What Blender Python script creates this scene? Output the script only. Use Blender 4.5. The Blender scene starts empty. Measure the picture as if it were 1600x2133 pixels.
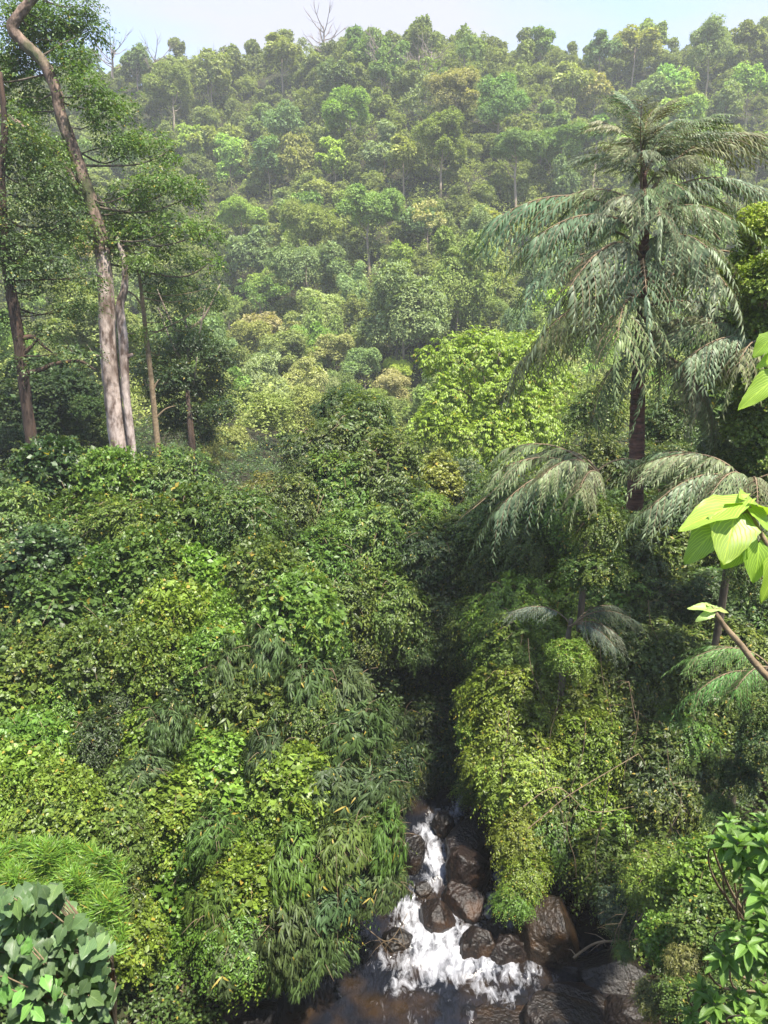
import bpy, math, random
import numpy as np
from mathutils import Vector, Matrix, Quaternion
R = math.radians
sc = bpy.context.scene
COL = sc.collection
random.seed(7)

# ------------------------------------------------------------------ camera
PITCH = 13.0; CAMZ = 18.0; F = 1581.0
cd = bpy.data.cameras.new('camera'); cam = bpy.data.objects.new('camera', cd); COL.objects.link(cam)
cam.location = (0, 0, CAMZ); cam.rotation_euler = (R(90 - PITCH), 0, 0)
cd.sensor_fit = 'VERTICAL'; cd.angle = 2 * math.atan(1066.5 / F)
cd.clip_start = 0.05; cd.clip_end = 6000
sc.camera = cam
# ------------------------------------------------------------------ light
SUN_EL, SUN_AZ = 64.0, 146.0
sd = Vector((math.cos(R(SUN_EL)) * math.sin(R(SUN_AZ)), math.cos(R(SUN_EL)) * math.cos(R(SUN_AZ)), math.sin(R(SUN_EL))))
sl = bpy.data.lights.new('sun', 'SUN'); sl.energy = 4.2; sl.angle = R(2.0); sl.color = (1.0, .94, .82)
so = bpy.data.objects.new('sun', sl); so.rotation_euler = sd.to_track_quat('Z', 'Y').to_euler(); COL.objects.link(so)
w = bpy.data.worlds.new('World'); sc.world = w; w.use_nodes = True
nt = w.node_tree; nt.nodes.clear()
n_out = nt.nodes.new('ShaderNodeOutputWorld'); n_bg = nt.nodes.new('ShaderNodeBackground'); n_bg.inputs[1].default_value = 0.14
sky = nt.nodes.new('ShaderNodeTexSky'); sky.sky_type = 'NISHITA'; sky.sun_disc = False
sky.sun_elevation = R(SUN_EL); sky.sun_rotation = R(SUN_AZ); sky.air_density = 1.0; sky.dust_density = .6; sky.ozone_density = 5.0
tc = nt.nodes.new('ShaderNodeTexCoord'); mp = nt.nodes.new('ShaderNodeMapping'); mp.inputs['Scale'].default_value = (1.2, 1.2, 5.5); mp.inputs['Location'].default_value = (1.35, .3, .9)
nz = nt.nodes.new('ShaderNodeTexNoise'); nz.inputs['Scale'].default_value = 1.6; nz.inputs['Detail'].default_value = 7; nz.inputs['Roughness'].default_value = .45
rp = nt.nodes.new('ShaderNodeValToRGB'); rp.color_ramp.elements[0].position = .34; rp.color_ramp.elements[1].position = .62
mx = nt.nodes.new('ShaderNodeMix'); mx.data_type = 'RGBA'; mx.inputs[7].default_value = (1.95, 2.0, 2.4, 1)
nt.links.new(tc.outputs['Generated'], mp.inputs[0]); nt.links.new(mp.outputs[0], nz.inputs['Vector']); nt.links.new(nz.outputs[0], rp.inputs[0])
nt.links.new(rp.outputs[0], mx.inputs[0]); nt.links.new(sky.outputs[0], mx.inputs[6]); nt.links.new(mx.outputs[2], n_bg.inputs[0]); nt.links.new(n_bg.outputs[0], n_out.inputs[0])
sc.view_settings.view_transform = 'Standard'; sc.view_settings.look = 'None'; sc.view_settings.gamma = 1.0
sc.view_settings.exposure = 1.6
sc.cycles.max_bounces = 5; sc.cycles.diffuse_bounces = 3; sc.cycles.glossy_bounces = 2; sc.cycles.transmission_bounces = 3
sc.cycles.transparent_max_bounces = 4; sc.cycles.volume_bounces = 1; sc.cycles.use_denoising = True
sc.cycles.caustics_reflective = False; sc.cycles.caustics_refractive = False
sc.cycles.sample_clamp_indirect = 6

# ------------------------------------------------------------------ pixel helpers (1600 x 2133 photograph)
cp, sp = math.cos(R(PITCH)), math.sin(R(PITCH))
def ray(px, py):
    a = (px - 800) / F; b = (1066.5 - py) / F
    return Vector((a, cp + sp * b, -sp + cp * b))
def P(px, py, Y):
    r = ray(px, py); return Vector((0, 0, CAMZ)) + r * (Y / r.y)
def MPP(px, py, Y):                       # metres per photo pixel at that place
    return (Y / ray(px, py).y) / F
def proj(v):
    x, y, z = v[0], v[1], v[2] - CAMZ
    d = y * cp - z * sp; u = y * sp + z * cp
    return 800 + F * x / d, 1066.5 - F * u / d

# ------------------------------------------------------------------ noise
def hash3(i, j, k):
    h = (i * 374761393 + j * 668265263 + k * 2147483647 + 1013904223) & 0xffffffff
    h = ((h ^ (h >> 13)) * 1274126177) & 0xffffffff
    h = ((h ^ (h >> 16)) * 2246822519) & 0xffffffff
    return ((h ^ (h >> 15)) & 0xffff) / 65535.0
def vnoise(p):
    p = np.asarray(p, float); i = np.floor(p).astype(np.int64); f = p - i; f = f * f * (3 - 2 * f)
    r = 0
    for a in (0, 1):
        for b in (0, 1):
            for c in (0, 1):
                wgt = (f[:, 0] if a else 1 - f[:, 0]) * (f[:, 1] if b else 1 - f[:, 1]) * (f[:, 2] if c else 1 - f[:, 2])
                r = r + wgt * hash3(i[:, 0] + a, i[:, 1] + b, i[:, 2] + c)
    return r * 2 - 1
def fbm(p, o=4):
    s = 0; a = 1
    for k in range(o):
        s = s + a * vnoise(np.asarray(p) * (2 ** k) + 17.3 * k); a *= .5
    return s
def fb2(x, y, s, o=3, z=0.0):
    x = np.asarray(x, float); return fbm(np.stack([x.ravel() / s, np.asarray(y, float).ravel() / s, np.full(x.size, z + .37)], 1), o).reshape(x.shape)

# ------------------------------------------------------------------ ground shape
WY = [8, 19.5, 21, 22.5, 24, 26, 30, 60, 90]; WZ = [-.25, 0, .15, .6, 1.0, 1.4, 1.6, 2.5, 3.0]
def zw(y): return np.interp(y, WY, WZ)
SY = [8, 15, 17, 19, 20.5, 22, 24, 26, 30, 45, 90]
SX = [1, 1.6, 2.0, 2.3, 2.4, 2.2, 2.0, 2.6, 4.0, 2, 0]
SW = [7, 6.2, 5.6, 4.8, 4.1, 3.5, 2.4, 1.6, 1.6, 2, 2]
def ss(a, b, x):
    t = np.clip((x - a) / (b - a), 0, 1); return t * t * (3 - 2 * t)
def hgt(x, y):
    x = np.asarray(x, float); y = np.asarray(y, float)
    d = np.abs(x - np.interp(y, SY, SX)) - np.interp(y, SY, SW)
    bed = zw(y) - .55
    near = bed + np.where(d > 0, 8.0 * (1 - np.exp(-np.maximum(d, 0) * .11)) + .5 * (1 - np.exp(-np.maximum(d, 0) * 3)), 0)
    near = near + .35 * fb2(x, y, 2.2) * ss(-.5, 1.5, d)
    cambank = 16.2 - 1.15 * y + .25 * fb2(x, y, 1.5)
    cambank = np.where(y < 0, 16.3 + .1 * y * 0, cambank)
    near = np.maximum(near, cambank)
    wob = 9 * np.sin(x * .034 + 1.1) + 6 * np.sin(x * .071 + .5)
    yy = y + wob * ss(85, 120, y) * (1 - ss(215, 250, y))
    hill = np.interp(yy, [0, 70, 90, 120, 145, 170, 210, 240, 252, 300, 600, 1600], [-5, 1, 3, 11, 21, 35, 65, 90, 95, 86, 60, 60])
    hill = hill + ss(150, 250, y) * (x * .04 + 3.5 * np.sin((x + 62) * .033) * np.exp(-(x / 90) ** 2)) + 1.8 * fb2(x, y, 17, 3, 3) * ss(70, 110, y)
    return np.maximum(near * (1 - ss(90, 130, y)), hill)
def h1(x, y): return float(hgt(np.array([x]), np.array([y]))[0])

# ------------------------------------------------------------------ object helpers
def tag(o, label=None, cat=None, group=None, kind=None):
    if label: o['label'] = label
    if cat: o['category'] = cat
    if group: o['group'] = group
    if kind: o['kind'] = kind
    return o
def empty(name, loc, rot=(0, 0, 0)):
    o = bpy.data.objects.new(name, None); COL.objects.link(o); o.location = loc; o.rotation_euler = rot; o.empty_display_size = .3
    return o
def link(name, me, mat, parent=None, col=None):
    o = bpy.data.objects.new(name, me); COL.objects.link(o)
    if mat and not me.materials: me.materials.append(mat)
    if parent: o.parent = parent
    if col: o.color = (*col, 1)
    return o
def mk(name, V, T, smooth=False, attrs=None):
    V = np.ascontiguousarray(V, np.float32); T = np.ascontiguousarray(T, np.int32)
    me = bpy.data.meshes.new(name); k = T.shape[1]
    me.vertices.add(len(V)); me.vertices.foreach_set('co', V.ravel())
    me.loops.add(T.size); me.loops.foreach_set('vertex_index', T.ravel())
    me.polygons.add(len(T)); me.polygons.foreach_set('loop_start', np.arange(0, T.size, k, dtype=np.int32))
    if smooth: me.polygons.foreach_set('use_smooth', np.ones(len(T), bool))
    if attrs:
        for n, a in attrs.items():
            at = me.attributes.new(n, 'FLOAT', 'POINT'); at.data.foreach_set('value', np.ascontiguousarray(a, np.float32))
    me.update(calc_edges=True); me.validate(verbose=False)
    return me
def nrmz(a): return a / (np.linalg.norm(a, axis=-1, keepdims=True) + 1e-9)

# leaf templates: (along, across, lift), triangles
TPL = {
 'diamond': (np.array([[0, 0, 0], [.42, .5, .07], [1, 0, -.06], [.42, -.5, .07]]), np.array([[0, 2, 1], [0, 3, 2]])),
 'leaf': (np.array([[0, 0, 0], [.3, .46, .06], [.65, .36, .02], [1, 0, -.16], [.65, -.36, .02], [.3, -.46, .06], [.5, 0, -.03]]),
          np.array([[0, 6, 1], [1, 6, 2], [2, 6, 3], [6, 4, 3], [6, 5, 4], [0, 5, 6]])),
 'heart': (np.array([[0, 0, 0], [-.1, .28, .05], [.25, .5, .08], [.62, .32, .0], [1, 0, -.18], [.62, -.32, .0], [.25, -.5, .08], [-.1, -.28, .05], [.4, 0, -.04]]),
           np.array([[0, 8, 1], [1, 8, 2], [2, 8, 3], [3, 8, 4], [8, 5, 4], [8, 6, 5], [8, 7, 6], [0, 7, 8]])),
 'blade': (np.array([[0, .0, 0], [.3, .5, .02], [.7, .38, -.1], [1, 0, -.3], [.7, -.38, -.1], [.3, -.5, .02]]),
           np.array([[0, 5, 1], [1, 5, 2], [5, 4, 2], [2, 4, 3]])),
 'fish': (np.array([[0, 0, 0], [.8, .42, .0], [1, .1, -.05], [.85, -.5, -.0]]), np.array([[0, 2, 1], [0, 3, 2]])),
}
class Leaves:
    def __init__(s): s.V = []; s.T = []; s.v = []; s.c = []; s.n = 0
    def add(s, tpl, pos, ax, nr, L, W, v, c):
        U, T = TPL[tpl] if isinstance(tpl, str) else tpl
        N = len(pos); k = len(U)
        ax = nrmz(ax); side = nrmz(np.cross(nr, ax)); nr = np.cross(ax, side)
        L = np.broadcast_to(L, (N,)); W = np.broadcast_to(W, (N,))
        V = pos[:, None, :] + ax[:, None, :] * (U[None, :, 0:1] * L[:, None, None]) + side[:, None, :] * (U[None, :, 1:2] * W[:, None, None]) + nr[:, None, :] * (U[None, :, 2:3] * L[:, None, None])
        s.V.append(V.reshape(-1, 3)); s.T.append((T[None] + (np.arange(N) * k)[:, None, None] + s.n).reshape(-1, 3)); s.n += N * k
        s.v.append(np.repeat(np.broadcast_to(v, (N,)), k)); s.c.append(np.repeat(np.broadcast_to(c, (N,)), k))
    def mesh(s, name, smooth=False):
        return mk(name, np.concatenate(s.V), np.concatenate(s.T), smooth, {'v': np.concatenate(s.v), 'c': np.concatenate(s.c)})
DOWN = np.array([0, 0, -1.]); UP = np.array([0, 0, 1.])
def sprays(lb, rng, org, dr, slen, K, L, W, tpl='diamond', ang=55, droop=.4, ldroop=.3, jit=.25, nup=.6, spread=0.0, c=None, t0=.1):
    S = len(org); dr = nrmz(dr)
    slen = np.broadcast_to(slen, (S,)); t = t0 + (1 - t0) * (np.arange(K) + rng.random((S, K)) * .6) / K
    tt = t[..., None]; sl = slen[:, None, None]
    pos = org[:, None, :] + dr[:, None, :] * sl * tt + DOWN * (sl * droop * tt ** 2)
    tan = nrmz(dr[:, None, :] + DOWN * 2 * droop * tt)
    side = nrmz(np.cross(tan, UP + rng.normal(0, .15, (S, 1, 3))))
    sg = np.where(np.arange(K) % 2 == 0, 1., -1.)[None, :, None]
    a = R(ang)
    ax = tan * math.cos(a) + side * sg * math.sin(a) + DOWN * ldroop + rng.normal(0, jit, (S, K, 3))
    nr = UP * nup + dr[:, None, :] * (1 - nup) + rng.normal(0, jit, (S, K, 3))
    if spread: pos = pos + rng.normal(0, spread, (S, K, 3))
    v = rng.random((S, K)); c0 = (rng.random(S) if c is None else c)[:, None] * .7 + .3 * t
    sz = (.75 + .5 * rng.random((S, K))) * (1.05 - .35 * t)
    lb.add(tpl, pos.reshape(-1, 3), ax.reshape(-1, 3), nr.reshape(-1, 3), (L * sz).ravel(), (W * sz).ravel(), v.ravel(), c0.ravel())
def rdirs(rng, n, zmin=-1.):
    z = rng.uniform(zmin, 1, n); a = rng.uniform(0, 2 * math.pi, n); r = np.sqrt(1 - z * z)
    return np.stack([r * np.cos(a), r * np.sin(a), z], 1)
def clumped(rng, d, K, amp, seedd=None):
    """radius factor of a surface made of K rounded clumps"""
    cds = rdirs(rng, K); dots = d @ cds.T; m = dots.max(1); i = dots.argmax(1)
    sig = 2.2 / math.sqrt(K)
    dist = np.arccos(np.clip(m, -1, 1)) / sig
    h = rng.uniform(.5, 1, K)[i]
    return 1 - amp + amp * h * np.sqrt(np.clip(1 - dist ** 2 * .8, 0, 1)) * 1.3, i
def tube(pts, rad, seg=8, rough=0., seed=0, cap=True):
    pts = [Vector(p) for p in pts]; V = []; T = []
    ref = Vector((1, 0, 0)) if abs((pts[-1] - pts[0]).normalized().x) < .8 else Vector((0, 0, 1))
    rng = np.random.default_rng(seed)
    for i, p in enumerate(pts):
        t = (pts[min(i + 1, len(pts) - 1)] - pts[max(i - 1, 0)]).normalized()
        a = ref.cross(t).normalized(); b = t.cross(a); 
        for k in range(seg):
            th = 2 * math.pi * k / seg; r = rad[i] * (1 + rough * rng.normal())
            V.append(p + (a * math.cos(th) + b * math.sin(th)) * r)
    for i in range(len(pts) - 1):
        for k in range(seg):
            A = i * seg + k; B = i * seg + (k + 1) % seg; T += [[A, B, B + seg], [A, B + seg, A + seg]]
    V.append(pts[-1]); n = len(V) - 1; o = (len(pts) - 1) * seg
    for k in range(seg): T.append([o + k, o + (k + 1) % seg, n])
    return np.array([list(v) for v in V]), np.array(T)
def spline(pts, rad, n=6):
    """catmull-rom resample"""
    p = [Vector(pts[0])] + [Vector(q) for q in pts] + [Vector(pts[-1])]; o = []; r = []
    for i in range(1, len(p) - 2):
        for k in range(n):
            t = k / n
            o.append(.5 * ((2 * p[i]) + (p[i + 1] - p[i - 1]) * t + (2 * p[i - 1] - 5 * p[i] + 4 * p[i + 1] - p[i + 2]) * t * t + (-p[i - 1] + 3 * p[i] - 3 * p[i + 1] + p[i + 2]) * t ** 3))
            r.append(rad[i - 1] * (1 - t) + rad[i] * t)
    o.append(Vector(pts[-1])); r.append(rad[-1]); return o, r
class Tubes:
    def __init__(s): s.V = []; s.T = []; s.n = 0
    def add(s, pts, rad, seg=8, rough=0., seed=0):
        V, T = tube(pts, rad, seg, rough, seed); s.V.append(V); s.T.append(T + s.n); s.n += len(V)
    def mesh(s, name): return mk(name, np.concatenate(s.V), np.concatenate(s.T), True)

# ------------------------------------------------------------------ materials
def N(nt, t, **kw):
    n = nt.nodes.new(t)
    for k, v in kw.items(): setattr(n, k, v)
    return n
def leaf_mat(name, yellow=(.26, .26, .03), yamt=.5, ylo=.55, rough=.45, spec=.35, trans=.3, val=.9, tcol=(1.5, 1.6, .5), veins=False, dead=.972):
    m = bpy.data.materials.new(name); m.use_nodes = True; t = m.node_tree; t.nodes.clear(); L = t.links.new; dead = dead + .012
    oi = N(t, 'ShaderNodeObjectInfo'); av = N(t, 'ShaderNodeAttribute', attribute_name='v'); ac = N(t, 'ShaderNodeAttribute', attribute_name='c')
    mr = N(t, 'ShaderNodeMapRange'); mr.inputs[1].default_value = ylo; mr.inputs[2].default_value = 1.0; mr.inputs[4].default_value = yamt
    L(ac.outputs['Fac'], mr.inputs[0])
    vr = N(t, 'ShaderNodeMapRange'); vr.inputs[1].default_value = 0; vr.inputs[2].default_value = 1; vr.inputs[3].default_value = 1 - val * .5; vr.inputs[4].default_value = 1 + val * .6
    L(av.outputs['Fac'], vr.inputs[0])
    # yellow relative to the plant's own colour
    ym = N(t, 'ShaderNodeMix', data_type='RGBA', blend_type='MIX'); ym.inputs[0].default_value = .5; ym.inputs[7].default_value = (*yellow, 1); L(oi.outputs['Color'], ym.inputs[6])
    mxx = N(t, 'ShaderNodeMix', data_type='RGBA'); L(mr.outputs[0], mxx.inputs[0]); L(oi.outputs['Color'], mxx.inputs[6]); L(ym.outputs[2], mxx.inputs[7])
    # rare dead / yellow leaf
    dd = N(t, 'ShaderNodeMath', operation='GREATER_THAN'); dd.inputs[1].default_value = dead; L(av.outputs['Fac'], dd.inputs[0])
    md = N(t, 'ShaderNodeMix', data_type='RGBA'); L(dd.outputs[0], md.inputs[0]); L(mxx.outputs[2], md.inputs[6]); md.inputs[7].default_value = (.22, .17, .03, 1)
    hs = N(t, 'ShaderNodeHueSaturation'); L(vr.outputs[0], hs.inputs['Value']); L(md.outputs[2], hs.inputs['Color'])
    col = hs.outputs[0]
    pb = N(t, 'ShaderNodeBsdfPrincipled'); pb.inputs['Roughness'].default_value = rough; pb.inputs['Specular IOR Level'].default_value = spec; L(col, pb.inputs['Base Color'])
    tm = N(t, 'ShaderNodeMix', data_type='RGBA', blend_type='MULTIPLY'); tm.inputs[0].default_value = 1; tm.inputs[7].default_value = (*tcol, 1); L(col, tm.inputs[6])
    tr = N(t, 'ShaderNodeBsdfTranslucent'); L(tm.outputs[2], tr.inputs[0])
    ms = N(t, 'ShaderNodeMixShader'); ms.inputs[0].default_value = trans; L(pb.outputs[0], ms.inputs[1]); L(tr.outputs[0], ms.inputs[2])
    if veins:
        au = N(t, 'ShaderNodeAttribute', attribute_name='lu'); as_ = N(t, 'ShaderNodeAttribute', attribute_name='ls')
        ab = N(t, 'ShaderNodeMath', operation='ABSOLUTE'); L(as_.outputs['Fac'], ab.inputs[0])
        m1 = N(t, 'ShaderNodeMath', operation='MULTIPLY'); m1.inputs[1].default_value = .8; L(ab.outputs[0], m1.inputs[0])
        s1 = N(t, 'ShaderNodeMath', operation='SUBTRACT'); L(au.outputs['Fac'], s1.inputs[0]); L(m1.outputs[0], s1.inputs[1])
        m2 = N(t, 'ShaderNodeMath', operation='MULTIPLY'); m2.inputs[1].default_value = 42; L(s1.outputs[0], m2.inputs[0])
        sn = N(t, 'ShaderNodeMath', operation='SINE'); L(m2.outputs[0], sn.inputs[0])
        pw = N(t, 'ShaderNodeMapRange'); pw.inputs[1].default_value = .75; pw.inputs[2].default_value = 1.0; L(sn.outputs[0], pw.inputs[0])
        rb = N(t, 'ShaderNodeMapRange'); rb.inputs[1].default_value = .07; rb.inputs[2].default_value = .0; L(ab.outputs[0], rb.inputs[0])
        mxv = N(t, 'ShaderNodeMath', operation='MAXIMUM'); L(pw.outputs[0], mxv.inputs[0]); L(rb.outputs[0], mxv.inputs[1])
        vm = N(t, 'ShaderNodeMix', data_type='RGBA', blend_type='MULTIPLY'); L(mxv.outputs[0], vm.inputs[0]); L(col, vm.inputs[6]); vm.inputs[7].default_value = (1.9, 1.7, 1.5, 1)
        L(vm.outputs[2], pb.inputs['Base Color']); L(vm.outputs[2], tm.inputs[6])
        bp = N(t, 'ShaderNodeBump'); bp.inputs['Strength'].default_value = .35; bp.inputs['Distance'].default_value = .004; L(mxv.outputs[0], bp.inputs['Height']); L(bp.outputs[0], pb.inputs['Normal'])
    o = N(t, 'ShaderNodeOutputMaterial'); L(ms.outputs[0], o.inputs[0]); return m
def noise_mat(name, c1, c2, scale=3, rough=.8, bump=.3, stretch=(1, 1, 1), c3=None, spec=.3, lo=.35, hi=.65, objcol=False, bscale=None):
    m = bpy.data.materials.new(name); m.use_nodes = True; t = m.node_tree; t.nodes.clear(); L = t.links.new
    tc = N(t, 'ShaderNodeTexCoord'); mp = N(t, 'ShaderNodeMapping'); mp.inputs['Scale'].default_value = stretch; L(tc.outputs['Object'], mp.inputs[0])
    n = N(t, 'ShaderNodeTexNoise'); n.inputs['Scale'].default_value = scale; n.inputs['Detail'].default_value = 8; n.inputs['Roughness'].default_value = .62; L(mp.outputs[0], n.inputs['Vector'])
    r = N(t, 'ShaderNodeValToRGB'); r.color_ramp.elements[0].position = lo; r.color_ramp.elements[1].position = hi; r.color_ramp.elements[0].color = (*c1, 1); r.color_ramp.elements[1].color = (*c2, 1)
    L(n.outputs[0], r.inputs[0]); col = r.outputs[0]
    if c3:
        n3 = N(t, 'ShaderNodeTexNoise'); n3.inputs['Scale'].default_value = scale * .35; n3.inputs['Detail'].default_value = 6; L(mp.outputs[0], n3.inputs['Vector'])
        r3 = N(t, 'ShaderNodeMapRange'); r3.inputs[1].default_value = .52; r3.inputs[2].default_value = .66; L(n3.outputs[0], r3.inputs[0])
        mm = N(t, 'ShaderNodeMix', data_type='RGBA'); L(r3.outputs[0], mm.inputs[0]); L(col, mm.inputs[6]); mm.inputs[7].default_value = (*c3, 1); col = mm.outputs[2]
    if objcol:
        oi = N(t, 'ShaderNodeObjectInfo'); mo = N(t, 'ShaderNodeMix', data_type='RGBA', blend_type='MULTIPLY'); mo.inputs[0].default_value = 1; L(col, mo.inputs[6]); L(oi.outputs['Color'], mo.inputs[7]); col = mo.outputs[2]
    pb = N(t, 'ShaderNodeBsdfPrincipled'); pb.inputs['Roughness'].default_value = rough; pb.inputs['Specular IOR Level'].default_value = spec; L(col, pb.inputs['Base Color'])
    n2 = N(t, 'ShaderNodeTexNoise'); n2.inputs['Scale'].default_value = (bscale or scale * 2.5); n2.inputs['Detail'].default_value = 8; L(mp.outputs[0], n2.inputs['Vector'])
    bp = N(t, 'ShaderNodeBump'); bp.inputs['Strength'].default_value = bump; bp.inputs['Distance'].default_value = .08; L(n2.outputs[0], bp.inputs['Height']); L(bp.outputs[0], pb.inputs['Normal'])
    o = N(t, 'ShaderNodeOutputMaterial'); L(pb.outputs[0], o.inputs[0]); return m
M_far = leaf_mat('distant_foliage', yellow=(.34, .32, .07), yamt=.6, trans=.28, rough=.6, spec=.2, val=1.0, dead=2)
M_near = leaf_mat('foliage', yellow=(.30, .30, .02), yamt=.75, ylo=.6, trans=.32, rough=.42, spec=.4, val=1.0)
M_bamboo = leaf_mat('bamboo_leaf', yellow=(.2, .24, .06), yamt=.5, trans=.3, rough=.52, spec=.35)
M_palm = leaf_mat('palm_leaf', yellow=(.2, .22, .1), yamt=.7, trans=.25, rough=.5, spec=.4, tcol=(1.2, 1.3, .5), dead=2)
M_big = leaf_mat('broad_leaf', yellow=(.2, .3, .04), yamt=.4, trans=.35, rough=.4, spec=.4, val=.8, veins=True, dead=2)
M_bark = noise_mat('bark', (.06, .045, .03), (.16, .13, .10), 4, .9, .6, (1, 1, .25))
M_pale = noise_mat('pale_bark', (.10, .065, .05), (.44, .36, .32), 2.6, .85, .8, (1, 1, .4), c3=(.10, .065, .045), lo=.40, hi=.56)
M_upper = noise_mat('mottled_brown_bark', (.05, .035, .025), (.24, .17, .13), 3.0, .9, .8, (1, 1, .5), c3=(.06, .07, .03), lo=.4, hi=.6)
M_dark = noise_mat('dark_bark', (.03, .02, .016), (.075, .05, .036), 4, .9, .8, (1.5, 1.5, .2), c3=(.13, .075, .045))
M_red = noise_mat('ringed_bark', (.09, .045, .035), (.2, .10, .075), 3.5, .8, .7, (.8, .8, 5), c3=(.06, .04, .03))
M_twig = noise_mat('twig_bark', (.14, .10, .06), (.28, .21, .13), 6, .9, .3)
M_rock = noise_mat('wet_rock', (.010, .008, .007), (.044, .032, .026), 3.2, .42, 1.0, c3=(.07, .04, .018), spec=.45, objcol=True, bscale=9)
M_rockd = noise_mat('mossy_rock', (.04, .035, .025), (.11, .09, .065), 2.5, .6, .8, c3=(.05, .06, .02), bscale=6)
M_soil = noise_mat('leaf_litter', (.016, .018, .008), (.045, .038, .02), 1.6, 1, .7, c3=(.03, .045, .014))

# ------------------------------------------------------------------ terrain
def grid(xs, ys, zf):
    X, Y = np.meshgrid(xs, ys); Z = zf(X, Y); nx, ny = len(xs), len(ys)
    V = np.stack([X.ravel(), Y.ravel(), Z.ravel()], 1); i = np.arange(nx - 1)[None] + np.arange(ny - 1)[:, None] * nx
    i = i.ravel(); return V, np.stack([i, i + 1, i + nx + 1, i + nx], 1)
xs = np.concatenate([np.linspace(-1500, -260, 10)[:-1], np.linspace(-260, -34, 60)[:-1], np.linspace(-34, 34, 170), np.linspace(34, 260, 60)[1:], np.linspace(260, 1500, 10)[1:]])
ys = np.concatenate([np.linspace(-300, -10, 8)[:-1], np.linspace(-10, 40, 130)[:-1], np.linspace(40, 300, 120), np.linspace(300, 1600, 12)[1:]])
V, T = grid(xs, ys, hgt)
tag(link('ground', mk('ground', V, T, True), M_soil), kind='structure')

# ------------------------------------------------------------------ water
def G(px, py):
    r = ray(px, py); t = 8.0
    while t < 80 and CAMZ + r.z * t > float(zw(r.y * t)): t += .02
    return r.x * t, r.y * t
foam_px = [ # px, py, radius px, strength
 (975,1665,30,.9),(1000,1650,24,.9),(950,1690,22,.8),(905,1710,24,.8),(890,1745,30,.95),(905,1780,32,1),(915,1815,30,.95),(895,1840,24,.8),(860,1865,24,.7),
 (850,1900,38,1),(870,1940,50,1.1),(920,1950,52,1.1),(960,1905,40,.9),(975,1935,34,.8),(900,1985,60,1.15),(960,1990,58,1.1),(1010,2010,46,.95),(1060,2025,36,.8),(1110,2030,28,.7),(1150,2045,22,.55),
 (850,2010,40,.8),(840,2050,34,.8),(880,2035,34,.7),(990,2050,32,.8),(1030,2070,26,.8),(1060,2085,22,.7),(930,2035,30,.7),(800,2000,26,.6),(770,1995,18,.5),(820,2070,22,.6),
 (1000,1900,26,.75),(1030,1870,20,.7),(1045,1830,20,.8),(1060,1825,18,.8),(1140,1815,26,1),(1170,1830,24,1),(1110,1835,22,.9),(1090,1850,16,.8),(1060,1880,12,.7),(1062,1930,12,.7),(1066,1960,12,.6),(1100,1990,14,.5),
 (1120,2085,22,.6),(1150,2110,22,.6),(900,2110,22,.45),(860,2120,22,.45),(700,2080,18,.4),(640,2040,16,.4),(1040,1880,16,.6),(790,2095,20,.45),(980,2120,20,.4)]
wx = np.linspace(-9, 13, 300); wy = np.linspace(9, 33, 330)
X, Y = np.meshgrid(wx, wy); foam = np.zeros_like(X)
for px, py, r, s in foam_px:
    gx, gy = G(px, py); rr = r * MPP(px, py, gy) * 1.05
    foam = np.maximum(foam, s * np.exp(-(((X - gx) / rr) ** 2 + ((Y - gy) / (rr * 1.35)) ** 2) * .8))
nzv = fb2(X, Y, .55, 4); nz2 = fb2(X, Y, .16, 3, 5)
Z = zw(Y) + foam * (.16 * nzv + .05 * nz2) + .12 * np.clip(foam, 0, 1) + .035 * fb2(X, Y * .8, .8, 3, 9) + .012 * nz2
Z[(Y > 20.5) & (X > 3.5)] += .0
V = np.stack([X.ravel(), Y.ravel(), Z.ravel()], 1); nx = len(wx); i = (np.arange(nx - 1)[None] + np.arange(len(wy) - 1)[:, None] * nx).ravel()
wm = mk('water', V, np.stack([i, i + 1, i + nx + 1, i + nx], 1), True, {'foam': foam.ravel()})
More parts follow.
